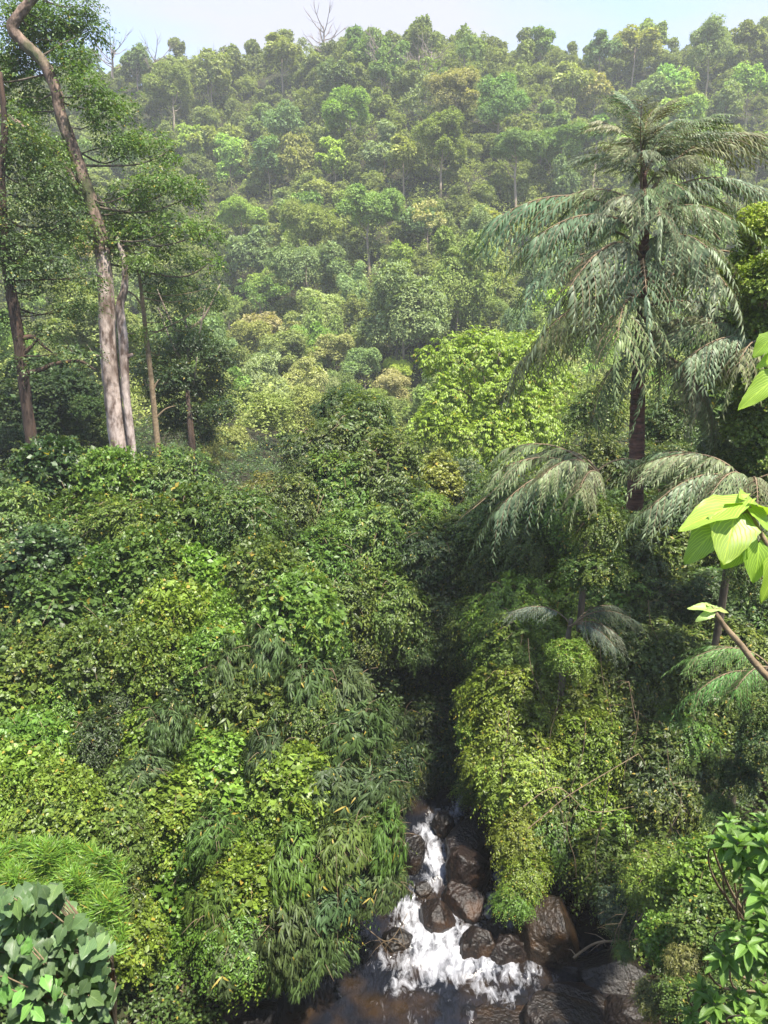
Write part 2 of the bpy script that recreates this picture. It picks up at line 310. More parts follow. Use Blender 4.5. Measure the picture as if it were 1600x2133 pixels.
def water_mat():
    m = bpy.data.materials.new('stream_water'); m.use_nodes = True; t = m.node_tree; t.nodes.clear(); L = t.links.new
    tc = N(t, 'ShaderNodeTexCoord'); at = N(t, 'ShaderNodeAttribute', attribute_name='foam')
    mp = N(t, 'ShaderNodeMapping'); mp.inputs['Rotation'].default_value = (0, 0, R(20)); mp.inputs['Scale'].default_value = (1.6, .7, 1); L(tc.outputs['Object'], mp.inputs[0])
    n = N(t, 'ShaderNodeTexNoise'); n.inputs['Scale'].default_value = 2.6; n.inputs['Detail'].default_value = 10; n.inputs['Roughness'].default_value = .7; n.inputs['Distortion'].default_value = .6; L(mp.outputs[0], n.inputs['Vector'])
    s = N(t, 'ShaderNodeMath', operation='SUBTRACT'); L(n.outputs[0], s.inputs[0]); s.inputs[1].default_value = .5
    m3 = N(t, 'ShaderNodeMath', operation='MULTIPLY_ADD'); L(s.outputs[0], m3.inputs[0]); m3.inputs[1].default_value = 2.6; L(at.outputs['Fac'], m3.inputs[2])
    mr = N(t, 'ShaderNodeMapRange'); mr.inputs[1].default_value = .5; mr.inputs[2].default_value = 1.4; L(m3.outputs[0], mr.inputs[0])
    gate = N(t, 'ShaderNodeMapRange'); gate.inputs[1].default_value = .06; gate.inputs[2].default_value = .3; L(at.outputs['Fac'], gate.inputs[0])
    mm = N(t, 'ShaderNodeMath', operation='MULTIPLY'); L(mr.outputs[0], mm.inputs[0]); L(gate.outputs[0], mm.inputs[1])
    n4 = N(t, 'ShaderNodeTexNoise'); n4.inputs['Scale'].default_value = .9; n4.inputs['Detail'].default_value = 6; L(tc.outputs['Object'], n4.inputs['Vector'])
    cr = N(t, 'ShaderNodeValToRGB'); cr.color_ramp.elements[0].position = .42; cr.color_ramp.elements[0].color = (.007, .008, .012, 1); cr.color_ramp.elements[1].position = .68; cr.color_ramp.elements[1].color = (.028, .017, .009, 1); L(n4.outputs[0], cr.inputs[0])
    pb = N(t, 'ShaderNodeBsdfPrincipled'); L(cr.outputs[0], pb.inputs['Base Color']); pb.inputs['Roughness'].default_value = .1; pb.inputs['Specular IOR Level'].default_value = .5
    fb = N(t, 'ShaderNodeBsdfPrincipled'); fb.inputs['Base Color'].default_value = (.50, .51, .56, 1); fb.inputs['Roughness'].default_value = .7
    n2 = N(t, 'ShaderNodeTexNoise'); n2.inputs['Scale'].default_value = 7; n2.inputs['Detail'].default_value = 7; L(mp.outputs[0], n2.inputs['Vector'])
    bp = N(t, 'ShaderNodeBump'); bp.inputs['Strength'].default_value = .5; bp.inputs['Distance'].default_value = .08; L(n2.outputs[0], bp.inputs['Height']); L(bp.outputs[0], pb.inputs['Normal']); L(bp.outputs[0], fb.inputs['Normal'])
    ms = N(t, 'ShaderNodeMixShader'); L(mm.outputs[0], ms.inputs[0]); L(pb.outputs[0], ms.inputs[1]); L(fb.outputs[0], ms.inputs[2])
    o = N(t, 'ShaderNodeOutputMaterial'); L(ms.outputs[0], o.inputs[0]); return m
tag(link('water', wm, water_mat()), kind='structure')

# ------------------------------------------------------------------ boulders
def ico(sub=4):
    import bmesh
    b = bmesh.new(); bmesh.ops.create_icosphere(b, subdivisions=sub, radius=1)
    V = np.array([v.co[:] for v in b.verts]); T = np.array([[v.index for v in f.verts] for f in b.faces]); b.free(); return V, T
IV, IT = ico(5)
def boulder(px, py, wpx, hpx, label, depth=1.0, tint=(1, 1, 1), mat=None, seed=1, rot=0, zoff=0., group=None, name='boulder', flat=.0):
    gx, gy = G(px, py + hpx * .35); s = MPP(px, py, gy)
    rx, rz = wpx * s / 2, hpx * s / 2; ry = rx * depth
    V = IV.copy(); o = seed * 13.7
    V = V * (1 + .26 * fbm(IV * 1.1 + o, 2) + .07 * fbm(IV * 4 + o, 3) )[:, None]
    V = np.sign(V) * np.abs(V) ** (1 - flat)
    rg = np.random.default_rng(seed + 900)
    for pd in rdirs(rg, 13):
        lim = rg.uniform(.62, .9); ex = V @ pd - lim; V = V - np.outer(np.where(ex > 0, ex * .88, 0), pd)
    V = V * np.array([rx, ry, rz * 1.15]) * 1.1
    c, s2 = math.cos(rot), math.sin(rot); V = np.stack([V[:, 0] * c - V[:, 2] * s2, V[:, 1], V[:, 0] * s2 + V[:, 2] * c], 1)
    me = mk('boulder', V, IT, True); ob = link(name, me, mat or M_rock, None, tuple(t_ * .55 for t_ in tint))
    ob.location = (gx, gy, float(zw(gy)) + rz * .25 + zoff)
    tag(ob, label, 'boulder', group or 'boulders in the stream'); return ob
boulder(905,1900,72,84,'small wet brown boulder alone in the white foam, lowest left of the rapids',1.0,(1.0,.85,.8),seed=3,rot=-.5)
boulder(975,1800,90,120,'upright rounded brown boulder beside the channel, midway down the boulder pile',.9,(1.0,.85,.82),seed=4)
boulder(967,1862,84,78,'low wet chestnut boulder at the foot of the boulder pile',1.0,(1.15,.85,.7),seed=5)
boulder(968,1740,96,84,'broad black wet boulder in the middle of the pile',1.0,(.7,.65,.7),seed=6)
boulder(925,1706,50,66,'upright black boulder at the head of the channel, topmost left in the pile',1.,(.6,.55,.55),seed=7)
boulder(985,1706,58,54,'dark brown boulder below the upper white water, topmost right in the pile',1.,(.9,.7,.6),seed=8)
boulder(856,1765,50,110,'black boulder on the left edge of the channel under the bamboo',.9,(.5,.5,.55),seed=9)
boulder(995,1955,80,66,'small dark boulder at the right edge of the foam pool',1.,(.9,.8,.75),seed=10,rot=-.5)
boulder(1050,1960,84,90,'dark purple-brown boulder leaning over the pool, beside the big ochre one',.9,(.7,.6,.6),seed=11,rot=-.5,zoff=-.3)
boulder(1140,1915,150,150,'largest boulder, ochre-stained top under the right bank creepers',.8,(1.5,1.25,.85),seed=12,rot=.1)
boulder(1215,1985,130,70,'dark rounded boulder at the foot of the largest ochre boulder',.8,(.7,.65,.65),seed=13,zoff=-.5)
boulder(1290,1990,150,110,'grey shaded boulder beneath the fallen branch on the right bank',.9,(.9,.95,.95),seed=14,zoff=-.45)
boulder(1235,2082,210,46,'long low slab of wet brown rock in the pool, right of the foam',.6,(1.0,.9,.8),seed=15,rot=-.22,zoff=-.3,flat=.2,name='rock_slab')
boulder(1200,2120,260,70,'grey-brown slab with water running over it at the bottom edge',.6,(1.0,.95,.9),seed=16,rot=-.3,zoff=-.2,flat=.2,name='rock_slab')
boulder(1320,2090,120,90,'smooth grey wet slab against the right bank at the bottom',.8,(1.1,1.1,1.15),seed=17,rot=-.4,zoff=-.25,flat=.15,name='rock_slab')
boulder(1160,2135,120,60,'pale rounded rock on the bottom edge of the stream',.8,(1.6,1.6,1.5),seed=18)
boulder(1080,2130,200,40,'low submerged brown rock in the shallows at the bottom edge',.8,(.9,.8,.7),seed=23,zoff=-.2)
boulder(395,2060,95,130,'mossy dark boulder under the vines on the left bank',.9,mat=M_rockd,seed=19,zoff=.5,group='boulders along the left bank')
boulder(320,2110,150,90,'flat brown mossy rock at the bottom left bank beside the broad leaves',.8,mat=M_rockd,seed=20,zoff=.8,group='boulders along the left bank')
boulder(480,2075,90,110,'dark rock in shade beneath the hanging bamboo, left bank',.9,(.8,.8,.9),seed=21,zoff=.1,group='boulders along the left bank')
boulder(830,1950,60,40,'small black stone at the left edge of the foam pool',1.,(.5,.5,.5),seed=22)
for k,(px,py,wp,lab) in enumerate([(545,2110,70,'black half-drowned stone on the left side of the dark pool'),(510,2128,60,'leftmost small black stone at the bottom edge of the pool'),(880,1845,36,'low dark rock just breaking the water of the upper channel')]):
    boulder(px,py,wp,40,lab,1.,(.6,.55,.55),seed=30+k)

# ------------------------------------------------------------------ foliage lobes (shared meshes, radius about 1.6 m)
def shell(rng, S, Rr, K, amp, zmin=-.7):
    d = rdirs(rng, S, zmin); f, i = clumped(rng, d, K, amp); return d, d * (Rr * f * (1 - .22 * rng.random(S) ** 2))[:, None], i
def lobe_mesh(kind, seed):
    rng = np.random.default_rng(seed); lb = Leaves(); Rr = 1.6
    if kind == 'vine':
        S = 1250; d, p, i = shell(rng, S, Rr, 30, .6); cc = rng.random(30)[i] * .75 + rng.random(S) * .25
        tan = nrmz(np.cross(d, rng.normal(0, 1, (S, 3)))) + DOWN * .5
        sprays(lb, rng, p, tan + d * .35, rng.uniform(.3, .6, S), 8, .118, .11, 'heart', 60, .35, .45, .3, .45, c=cc, spread=.03)
        S = 90; d, p, i = shell(rng, S, Rr * .95, 16, .3); sprays(lb, rng, p, d + UP * .3 + rng.normal(0, .4, (S, 3)), rng.uniform(.5, 1.0, S), 12, .09, .05, 'leaf', 60, .5, .2, .3, .5, c=.5 + .5 * rng.random(S))
        S = 26; d, p, i = shell(rng, S, Rr * .95, 16, .3); sprays(lb, rng, p, d * .8, .25, 7, .36, .06, 'blade', 45, .6, .6, .3, .5, c=rng.random(S))
        S = 220; d, p, i = shell(rng, S, Rr * .72, 20, .3); sprays(lb, rng, p, d, .5, 6, .3, .26, 'diamond', 60, .3, .2, .4, c=rng.random(S) * .3)
    elif kind == 'round':       # rounder, bigger, brighter creeper leaves in heaps
        S = 950; d, p, i = shell(rng, S, Rr, 18, .6); cc = rng.random(18)[i] * .8 + rng.random(S) * .2
        sprays(lb, rng, p, d * .7 + rng.normal(0, .6, (S, 3)), rng.uniform(.25, .5, S), 8, .135, .13, 'heart', 70, .3, .35, .3, .5, c=cc, spread=.04)
        S = 240; d, p, i = shell(rng, S, Rr * .7, 20, .3); sprays(lb, rng, p, d, .5, 6, .3, .28, 'diamond', 60, .3, .2, .4, c=rng.random(S) * .3)
    elif kind == 'fine':        # ferny hanging sprays of small leaflets
        S = 620; d, p, i = shell(rng, S, Rr * .82, 20, .6); cc = rng.random(20)[i] * .7 + rng.random(S) * .3
        sprays(lb, rng, p, d * .9 + rng.normal(0, .35, (S, 3)), rng.uniform(.4, .95, S), 13, .15, .068, 'diamond', 50, .75, .3, .2, .55, c=cc, spread=.02)
        S = 200; d, p, i = shell(rng, S, Rr * .6, 20, .3); sprays(lb, rng, p, d, .5, 7, .22, .12, 'diamond', 60, .4, .2, .4, c=rng.random(S) * .3)
    elif kind == 'broad':       # tree leaves in layered drooping sprays
        S = 950; d, p, i = shell(rng, S, Rr * .92, 24, .55); cc = rng.random(24)[i] * .7 + rng.random(S) * .3
        sprays(lb, rng, p, d * .8 + rng.normal(0, .35, (S, 3)), rng.uniform(.35, .7, S), 9, .16, .075, 'leaf', 50, .5, .35, .25, .55, c=cc, spread=.02)
        S = 260; d, p, i = shell(rng, S, Rr * .68, 20, .3); sprays(lb, rng, p, d, .5, 6, .26, .14, 'diamond', 60, .4, .2, .4, c=rng.random(S) * .3)
    elif kind == 'bamboo':
        S = 270; d, p, i = shell(rng, S, Rr * .9, 16, .75, -.5); cc = rng.random(16)[i] * .6 + rng.random(S) * .4
        sprays(lb, rng, p, d * .8 + DOWN * .25 + rng.normal(0, .25, (S, 3)), rng.uniform(.14, .32, S), 8, .40, .072, 'blade', 42, .6, .8, .25, .5, c=cc)
        S = 130; d, p, i = shell(rng, S, Rr * .6, 12, .3); sprays(lb, rng, p, d, .3, 7, .4, .075, 'blade', 40, .6, .7, .3, c=rng.random(S) * .3)
    return lb.mesh(kind + '_foliage', False)
VAR = {}
for kd, nv, mat in (('vine', 5, M_near), ('round', 4, M_near), ('fine', 5, M_near), ('broad', 5, M_near), ('bamboo', 4, M_bamboo)):
    VAR[kd] = []
    for q in range(nv):
        me = lobe_mesh(kd, 100 + q * 7 + len(kd)); me.materials.append(mat); VAR[kd].append(me)
def stem_mesh(seed, n=12, out=1.75, r=.012):
    rng = random.Random(seed); tb = Tubes()
    for k in range(n):
        a = rng.uniform(0, 6.28); e = rng.uniform(-.1, .9)
        d = Vector((math.cos(a) * (1 - e * .6), math.sin(a) * (1 - e * .6), e)).normalized(); L = rng.uniform(.8, 1.05) * out
        p0 = Vector((rng.uniform(-.3, .3), rng.uniform(-.3, .3), -1.2)); dr = rng.uniform(.15, .6)
        pts = [p0, p0.lerp(d * L * .5, .6) + Vector((0, 0, .2)), d * L * .6 + Vector((0, 0, .15)), d * L + Vector((rng.uniform(-.2, .2), rng.uniform(-.2, .2), -dr))]
        q, rr = spline(pts, [r * 2, r * 1.6, r, r * .4], 4); tb.add(q, rr, 4)
    tb.add([Vector((0, 0, -1.3)), Vector((.05, 0, -.5)), Vector((0, .05, .3))], [.06, .05, .02], 6)
    me = tb.mesh('stems'); me.materials.append(M_twig); return me
STEMS = [stem_mesh(50 + k) for k in range(5)]
BAMST = [stem_mesh(70 + k, 9, 1.9, .014) for k in range(3)]

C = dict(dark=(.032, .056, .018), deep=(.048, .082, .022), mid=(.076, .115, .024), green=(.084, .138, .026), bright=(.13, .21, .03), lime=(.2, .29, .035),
         yel=(.2, .22, .04), olive=(.115, .125, .038), grey=(.09, .115, .058), blue=(.055, .09, .04), tan=(.24, .19, .10), brown=(.18, .125, .06), pale=(.16, .18, .085), fern=(.125, .175, .02), bam=(.065, .105, .033))
def jitc(c, s=.16):
    k = 1 + random.uniform(-s, s); return (c[0] * k * (1 + random.uniform(-s, s)), c[1] * k, c[2] * k * (1 + random.uniform(-s, s)))
REG = []      # things awaiting an individual label
def lobe(px, py, Y, rpx, kind, colk, region, name='vine_covered_shrub', sq=(1, 1, 1), part='foliage'):
    p = P(px, py, Y); r = rpx * MPP(px, py, Y) / 1.6
    base = Vector((p.x, p.y, p.z - r * 1.6))
    e = empty(name, base)
    me = random.choice(VAR[kind]); o = link(part, me, None, e, jitc(C[colk]) if isinstance(colk, str) else colk)
    o.location = (0, 0, r * 1.6); o.rotation_euler = (random.uniform(-.25, .25), random.uniform(-.25, .25), random.uniform(0, 6.28))
    o.scale = (r * sq[0] * random.uniform(.9, 1.1), r * sq[1], r * sq[2] * random.uniform(.9, 1.1))
    s = link('culm' if kind == 'bamboo' else 'stem', random.choice(BAMST if kind == 'bamboo' else STEMS), None, e); s.location = (0, 0, r * 1.6); s.scale = (r, r, r * 1.05); s.rotation_euler = (0, 0, random.uniform(0, 6.28))
    REG.append((e, px, py, kind, colk if isinstance(colk, str) else 'green', region)); return e

# left vine-covered slope
xr = lambda py: np.interp(py, [960, 1000, 1050, 1150, 1250, 1350, 1450, 1550, 1650, 1750, 1850, 1950, 2000], [330, 400, 520, 600, 640, 660, 720, 730, 740, 770, 760, 690, 620])
xl = lambda py: np.interp(py, [960, 1000, 1050, 1100, 1700, 1800, 1900, 2000], [200, 130, 60, -30, -30, 60, 220, 330])
yd = lambda py: np.interp(py, [960, 1100, 1300, 1500, 1700, 1900, 2000], [31, 27.5, 24, 21.3, 19, 17.6, 17])
py = 1010; row = 0
while py < 2010:
    x = xl(py) + (60 if row % 2 else 0)
    while x < xr(py) - 20:
        ppx, ppy = x + random.uniform(-25, 25), py + random.uniform(-18, 18)
        if ppy < 1065 and ppx > 400: x += 118; continue
        f = random.random(); dd = yd(ppy) + random.uniform(-.8, .9) + (0 if ppy < 1600 else (ppx < 250) * -1.5)
        tgt = 'bright' if (1180 < ppy < 1400 and 330 < ppx < 520) or (ppy > 1550 and 300 < ppx < 680) or (ppx < 180 and ppy > 1500) else random.choice(['mid', 'green', 'mid', 'green', 'deep', 'green', 'bright'])
        kd = 'broad' if ppy < 1130 else random.choice(['vine', 'vine', 'round', 'vine', 'fine'])
        if kd == 'broad' and random.random() < .4: kd = 'vine'
        lobe(ppx, ppy, dd, random.uniform(72, 100), kd, tgt, 'left slope'); x += 118
    py += 92; row += 1
# bamboo over the left slope
for (bx, by, dy, rr) in [(480,1400,-.9,70),(560,1360,-.9,72),(640,1430,-.9,80),(720,1450,-.5,80),(740,1530,-.7,80),(350,1500,-1,62),(560,1570,-1,75),(300,1610,-1,58),(770,1650,-.4,75),(690,1640,-.8,70),
                         (800,1745,-.4,66),(720,1760,-.9,75),(620,1790,-1,75),(800,1840,-.3,62),(700,1870,-.9,80),(600,1900,-.9,85),(520,1960,-.8,80),(640,1970,-.6,78),(560,2010,-.2,72),(450,1900,-1,70),(440,1730,-1,60),(680,1960,0,60)]:
    lobe(bx, by, float(yd(by)) + dy, rr, 'bamboo', 'bam' if by < 1700 else random.choice(['bam', 'green']), 'left slope', 'bamboo_clump', (1.45, .8, 1.1), 'foliage')
# centre tree mass over the stream
for t in [(740,900,37,80,'broad','mid'),(670,950,36,80,'broad','deep'),(800,985,35,90,'broad','mid'),(700,1040,34,95,'broad','green'),(850,1070,33,85,'broad','deep'),(610,1060,33,80,'broad','mid'),
          (760,1140,31,100,'broad','green'),(900,1160,31,90,'broad','deep'),(970,1120,32,80,'broad','mid'),(660,1170,29,85,'broad','green'),(700,1250,28.5,90,'broad','mid'),(810,1260,29,85,'broad','green'),(920,1260,30,75,'broad','deep'),
          (980,1230,31,70,'broad','mid'),(1000,1300,28.5,70,'broad','green'),(1030,1190,29.5,75,'fine','mid'),(1020,1100,31,75,'broad','mid'),(940,1340,29,58,'broad','deep'),(870,1335,29,50,'broad','mid'),(1020,1390,27.5,55,'fine','green'),(660,1330,26.5,70,'broad','green'),(770,1340,28.5,55,'broad','deep'),(590,1240,27,80,'round','bright'),(560,1130,29,80,'vine','deep'),
          (560,1040,36,60,'broad','olive'),(700,850,40,46,'broad','deep'),(770,870,39,55,'broad','deep'),(730,830,41,34,'broad','mid'),(650,1000,34.5,60,'broad','deep'),
          (900,1000,38,60,'round','yel'),(890,1060,32,46,'broad','bright'),(960,1010,40,60,'broad','grey'),(1020,1040,36,60,'broad','mid')]:
    lobe(*t, 'trees over the stream', 'overhanging_tree')
# dark hollow behind the stream
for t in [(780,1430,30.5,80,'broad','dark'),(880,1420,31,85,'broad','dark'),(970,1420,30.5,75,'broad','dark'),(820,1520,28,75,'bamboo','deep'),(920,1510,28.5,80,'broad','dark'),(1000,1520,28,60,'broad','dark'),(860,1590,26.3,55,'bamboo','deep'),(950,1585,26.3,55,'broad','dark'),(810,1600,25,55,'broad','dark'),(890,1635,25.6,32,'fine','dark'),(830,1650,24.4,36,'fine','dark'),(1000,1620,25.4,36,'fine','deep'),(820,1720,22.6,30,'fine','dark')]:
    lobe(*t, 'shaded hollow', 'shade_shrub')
# right bank, hanging fine creepers
yr = lambda py: np.interp(py, [1000, 1150, 1300, 1500, 1700, 1800, 1900], [31, 28.5, 25.5, 23.5, 21.5, 20.5, 19.5])
xl2 = lambda py: np.interp(py, [1050, 1150, 1250, 1350, 1450, 1550, 1650, 1750, 1850], [1080, 1060, 1060, 1050, 1045, 1050, 1080, 1110, 1240])
xr2 = lambda py: np.interp(py, [1050, 1300, 1400, 1600, 1700, 1850], [1640, 1640, 1500, 1470, 1480, 1500])
py = 1070; row = 0
while py < 1870:
    x = xl2(py) + (50 if row % 2 else 0)
    while x < xr2(py):
        ppx, ppy = x + random.uniform(-20, 20), py + random.uniform(-18, 18)
        if 1105 < ppx < 1215 and ppy > 1765: x += 104; continue
        if ppx < 1290 and 1230 < ppy < 1560: tgt = 'fern' if random.random() < .6 else 'bright'
        elif ppx > 1280: tgt = random.choice(['mid', 'green', 'deep', 'mid'])
        else: tgt = random.choice(['fern', 'green', 'green', 'bright', 'mid'])
        kd = 'fine' if random.random() < (.72 if ppx < 1300 else .35) else 'broad'
        lobe(ppx, ppy, float(yr(ppy)) + random.uniform(-.6, .6), random.uniform(72, 104), kd, tgt, 'right bank', 'creeper_draped_shrub', (1.2, 1, 1.0)); x += 104
    py += 92; row += 1
for t in [(985,1520,24,38,'round','bright'),(1010,1580,23,45,'fine','fern'),(1070,1650,22,66,'fine','bright'),(1085,1740,20.8,62,'fine','fern'),(1100,1810,20.2,56,'fine','fern'),(1075,1870,19.6,38,'fine','bright'),(1000,1640,23.6,46,'fine','fern'),(1000,1460,25.5,60,'fine','mid')]:
    lobe(*t, 'right bank', 'creeper_draped_shrub', (1.15, 1, 1.1))
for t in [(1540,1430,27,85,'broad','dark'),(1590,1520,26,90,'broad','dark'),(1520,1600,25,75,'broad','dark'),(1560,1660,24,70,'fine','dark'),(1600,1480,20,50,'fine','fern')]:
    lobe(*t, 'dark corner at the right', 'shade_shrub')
# near right lower bank
for t in [(1370,1830,16.5,72,'fine','bright'),(1300,1900,17,55,'broad','grey'),(1400,1880,15,62,'round','bright'),(1470,1820,14.5,70,'round','bright'),(1380,1960,14,55,'round','bright'),(1480,1930,13,70,'round','green'),(1570,1870,13,70,'fine','mid'),
          (1440,2010,12.5,55,'fine','olive'),(1560,1980,12,70,'fine','green'),(1360,2080,13,45,'fine','olive'),(1460,2100,11.5,75,'fine','green'),(1560,2080,11,80,'broad','mid'),(1300,1980,15.5,22,'fine','green')]:
    lobe(*t, 'lower right bank', 'bank_shrub')
# upper right vine wall
for t in [(1585,480,23,50,'round','lime'),(1560,560,23,55,'round','lime'),(1600,590,22,60,'round','bright'),(1575,680,23,60,'round','bright'),(1530,760,24,55,'round','bright'),(1600,800,22,60,'round','bright'),(1560,880,23,60,'round','bright'),(1510,930,25,55,'round','mid'),(1590,960,23,60,'round','green')]:
    lobe(*t, 'right edge vine wall', 'vine_covered_tree')
# under the palm
for t in [(1245,1090,22.6,62,'fine','mid'),(1240,1190,22.2,60,'broad','mid'),(1560,1110,21.2,60,'broad','deep'),(1570,1200,20.8,60,'fine','mid'),(1190,1370,21.6,50,'fine','fern'),(1590,1460,16.2,50,'fine','mid'),(1580,1550,16,50,'broad','deep'),(1540,1620,16.2,45,'broad','dark'),(1500,1690,16.4,40,'fine','mid'),(1240,960,33,75,'broad','mid'),(1330,1000,32,80,'broad','deep'),(1430,980,31,80,'broad','deep'),(1160,1020,33,70,'broad','blue'),(1400,880,34,70,'broad','mid'),(1480,830,34,70,'round','green'),(1240,860,38,60,'broad','green'),(1100,1090,31,70,'broad','grey')]:
    lobe(*t, 'bushes behind the palm', 'palm_side_shrub')

# ------------------------------------------------------------------ trees with trunk and crown
def tree_crown(seed, form, n=1, leaf=.085):
    """unit-radius crown"""
    rng = np.random.default_rng(seed); lb = Leaves()
    nl = {'dome': 15, 'tall': 14, 'flat': 14, 'open': 16, 'drape': 16}[form]
    sq = {'dome': (1, 1, .95), 'tall': (.7, .7, 1.3), 'flat': (1.1, 1.1, .62), 'open': (1, 1, .95), 'drape': (.85, .85, 1.35)}[form]
    for q in range(nl):
        d = rdirs(rng, 1, -.25 if form != 'drape' else -.9)[0]; cen = d * np.array(sq) * (rng.uniform(.45, .9) if q else 0); rr = rng.uniform(.18, .42) * (1.6 if q == 0 else 1)
        if form == 'open': rr *= .62; cen = cen * 1.15
        S = int(95 * n * (rr / .4) ** 2); dd = rdirs(rng, S, -.6 if form != 'drape' else -.9)
        f, i = clumped(rng, dd, 9, .7); cc = rng.random(9)[i] * .4 + rng.random(S) * .2 + .4 * rng.random()
        p = cen + dd * (rr * f)[:, None] * np.array([1, 1, .85])
        if form == 'drape': drp, ld = .9, .6
        else: drp, ld = .35, .25
        sprays(lb, rng, p, dd + rng.normal(0, .35, (S, 3)), rr * .28, 7, leaf, leaf * .62, 'diamond', 55, drp, ld, .35, .6, c=cc, spread=.02)
        if form != 'open':
            S = int(24 * n); dd = rdirs(rng, S, -.6); sprays(lb, rng, cen + dd * rr * .6, dd, rr * .2, 5, leaf * 2.1, leaf * 1.5, 'diamond', 60, .3, .2, .5, c=rng.random(S) * .3)
    me = lb.mesh('crown'); me.materials.append(M_far); return me
CROWNS = {f: [tree_crown(300 + 10 * i + q, f, 1.0, .092) for q in range(4 if f == 'dome' else 3)] for i, f in enumerate(('dome', 'tall', 'flat', 'open', 'drape'))}
BIGCR = {f: [tree_crown(400 + 10 * i + q, f, 3.4, .052) for q in range(2)] for i, f in enumerate(('dome', 'flat', 'open', 'drape'))}
def trunk_mesh(seed, n=5, bare=False):
    rng = random.Random(seed); tb = Tubes()   # unit: trunk height 1, spread .45
    pts = [Vector((0, 0, -.1))]; x = y = 0
    for k in range(1, 6):
        x += rng.uniform(-.03, .03); y += rng.uniform(-.03, .03); pts.append(Vector((x, y, k / 5)))
    q, r = spline(pts, [.034, .028, .025, .022, .017, .010], 3); tb.add(q, r, 7, .05, seed)
    for k in range(n):
        t = rng.uniform(.5, .98); i = int(t * (len(q) - 1)); a = rng.uniform(0, 6.28); L = rng.uniform(.25, .45)
        d = Vector((math.cos(a), math.sin(a), rng.uniform(.3, 1.0))).normalized()
        p = [q[i], q[i] + d * L * .5 + Vector((0, 0, -.02)), q[i] + d * L + Vector((0, 0, .06))]
        qq, r2 = spline(p, [.013, .009, .004], 3); tb.add(qq, r2, 5)
        if bare:
            for z in range(6):
                s = qq[rng.randint(2, len(qq) - 1)]; d2 = (d + Vector((rng.uniform(-1, 1), rng.uniform(-1, 1), rng.uniform(-.2, 1)))).normalized()
                tb.add([s, s + d2 * L * .3, s + d2 * L * .5 + Vector((0, 0, .03))], [.005, .003, .0015], 4)
    me = tb.mesh('trunk'); me.materials.append(noise_mat('hill_bark', (.2, .15, .11), (.34, .28, .22), 8, .9, .3) if not bare else noise_mat('bare_bark', (.16, .13, .11), (.26, .21, .19), 8, .9, .2)); return me
TRUNKS = [trunk_mesh(500 + k) for k in range(4)]
BARE = [trunk_mesh(520 + k, 12, True) for k in range(3)]
HILL = []
def hill_tree(x, y, z, r, H, form, colk, big=False, pp=None):
    """x,y,z base; r crown radius; H height to crown centre"""
    e = empty('forest_tree', (x, y, z))
    bank = BIGCR if big and form in BIGCR else CROWNS
    if form != 'bare':
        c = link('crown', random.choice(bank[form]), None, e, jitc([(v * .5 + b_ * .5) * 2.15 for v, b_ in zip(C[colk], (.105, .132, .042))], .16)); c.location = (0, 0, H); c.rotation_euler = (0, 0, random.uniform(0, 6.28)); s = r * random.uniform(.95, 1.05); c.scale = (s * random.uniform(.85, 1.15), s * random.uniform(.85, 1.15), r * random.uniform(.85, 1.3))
        t = link('trunk', random.choice(TRUNKS), None, e)
    else: t = link('trunk', random.choice(BARE), None, e)
    t.scale = (H * .8, H * .8, H * 1.05) if form != 'bare' else (H, H, H); t.rotation_euler = (0, 0, random.uniform(0, 6.28))
    HILL.append((e, x, y, z + H, form, colk)); return e
placed = []
def onhill(px, py, hc):
    r = ray(px, py); t = 50.0
    while t < 420:
        x, y, z = r.x * t, r.y * t, CAMZ + r.z * t
        if y > 66 and z - h1(x, y) - hc(t) <= 0: return x, y, z, t
        t += .8
    return None
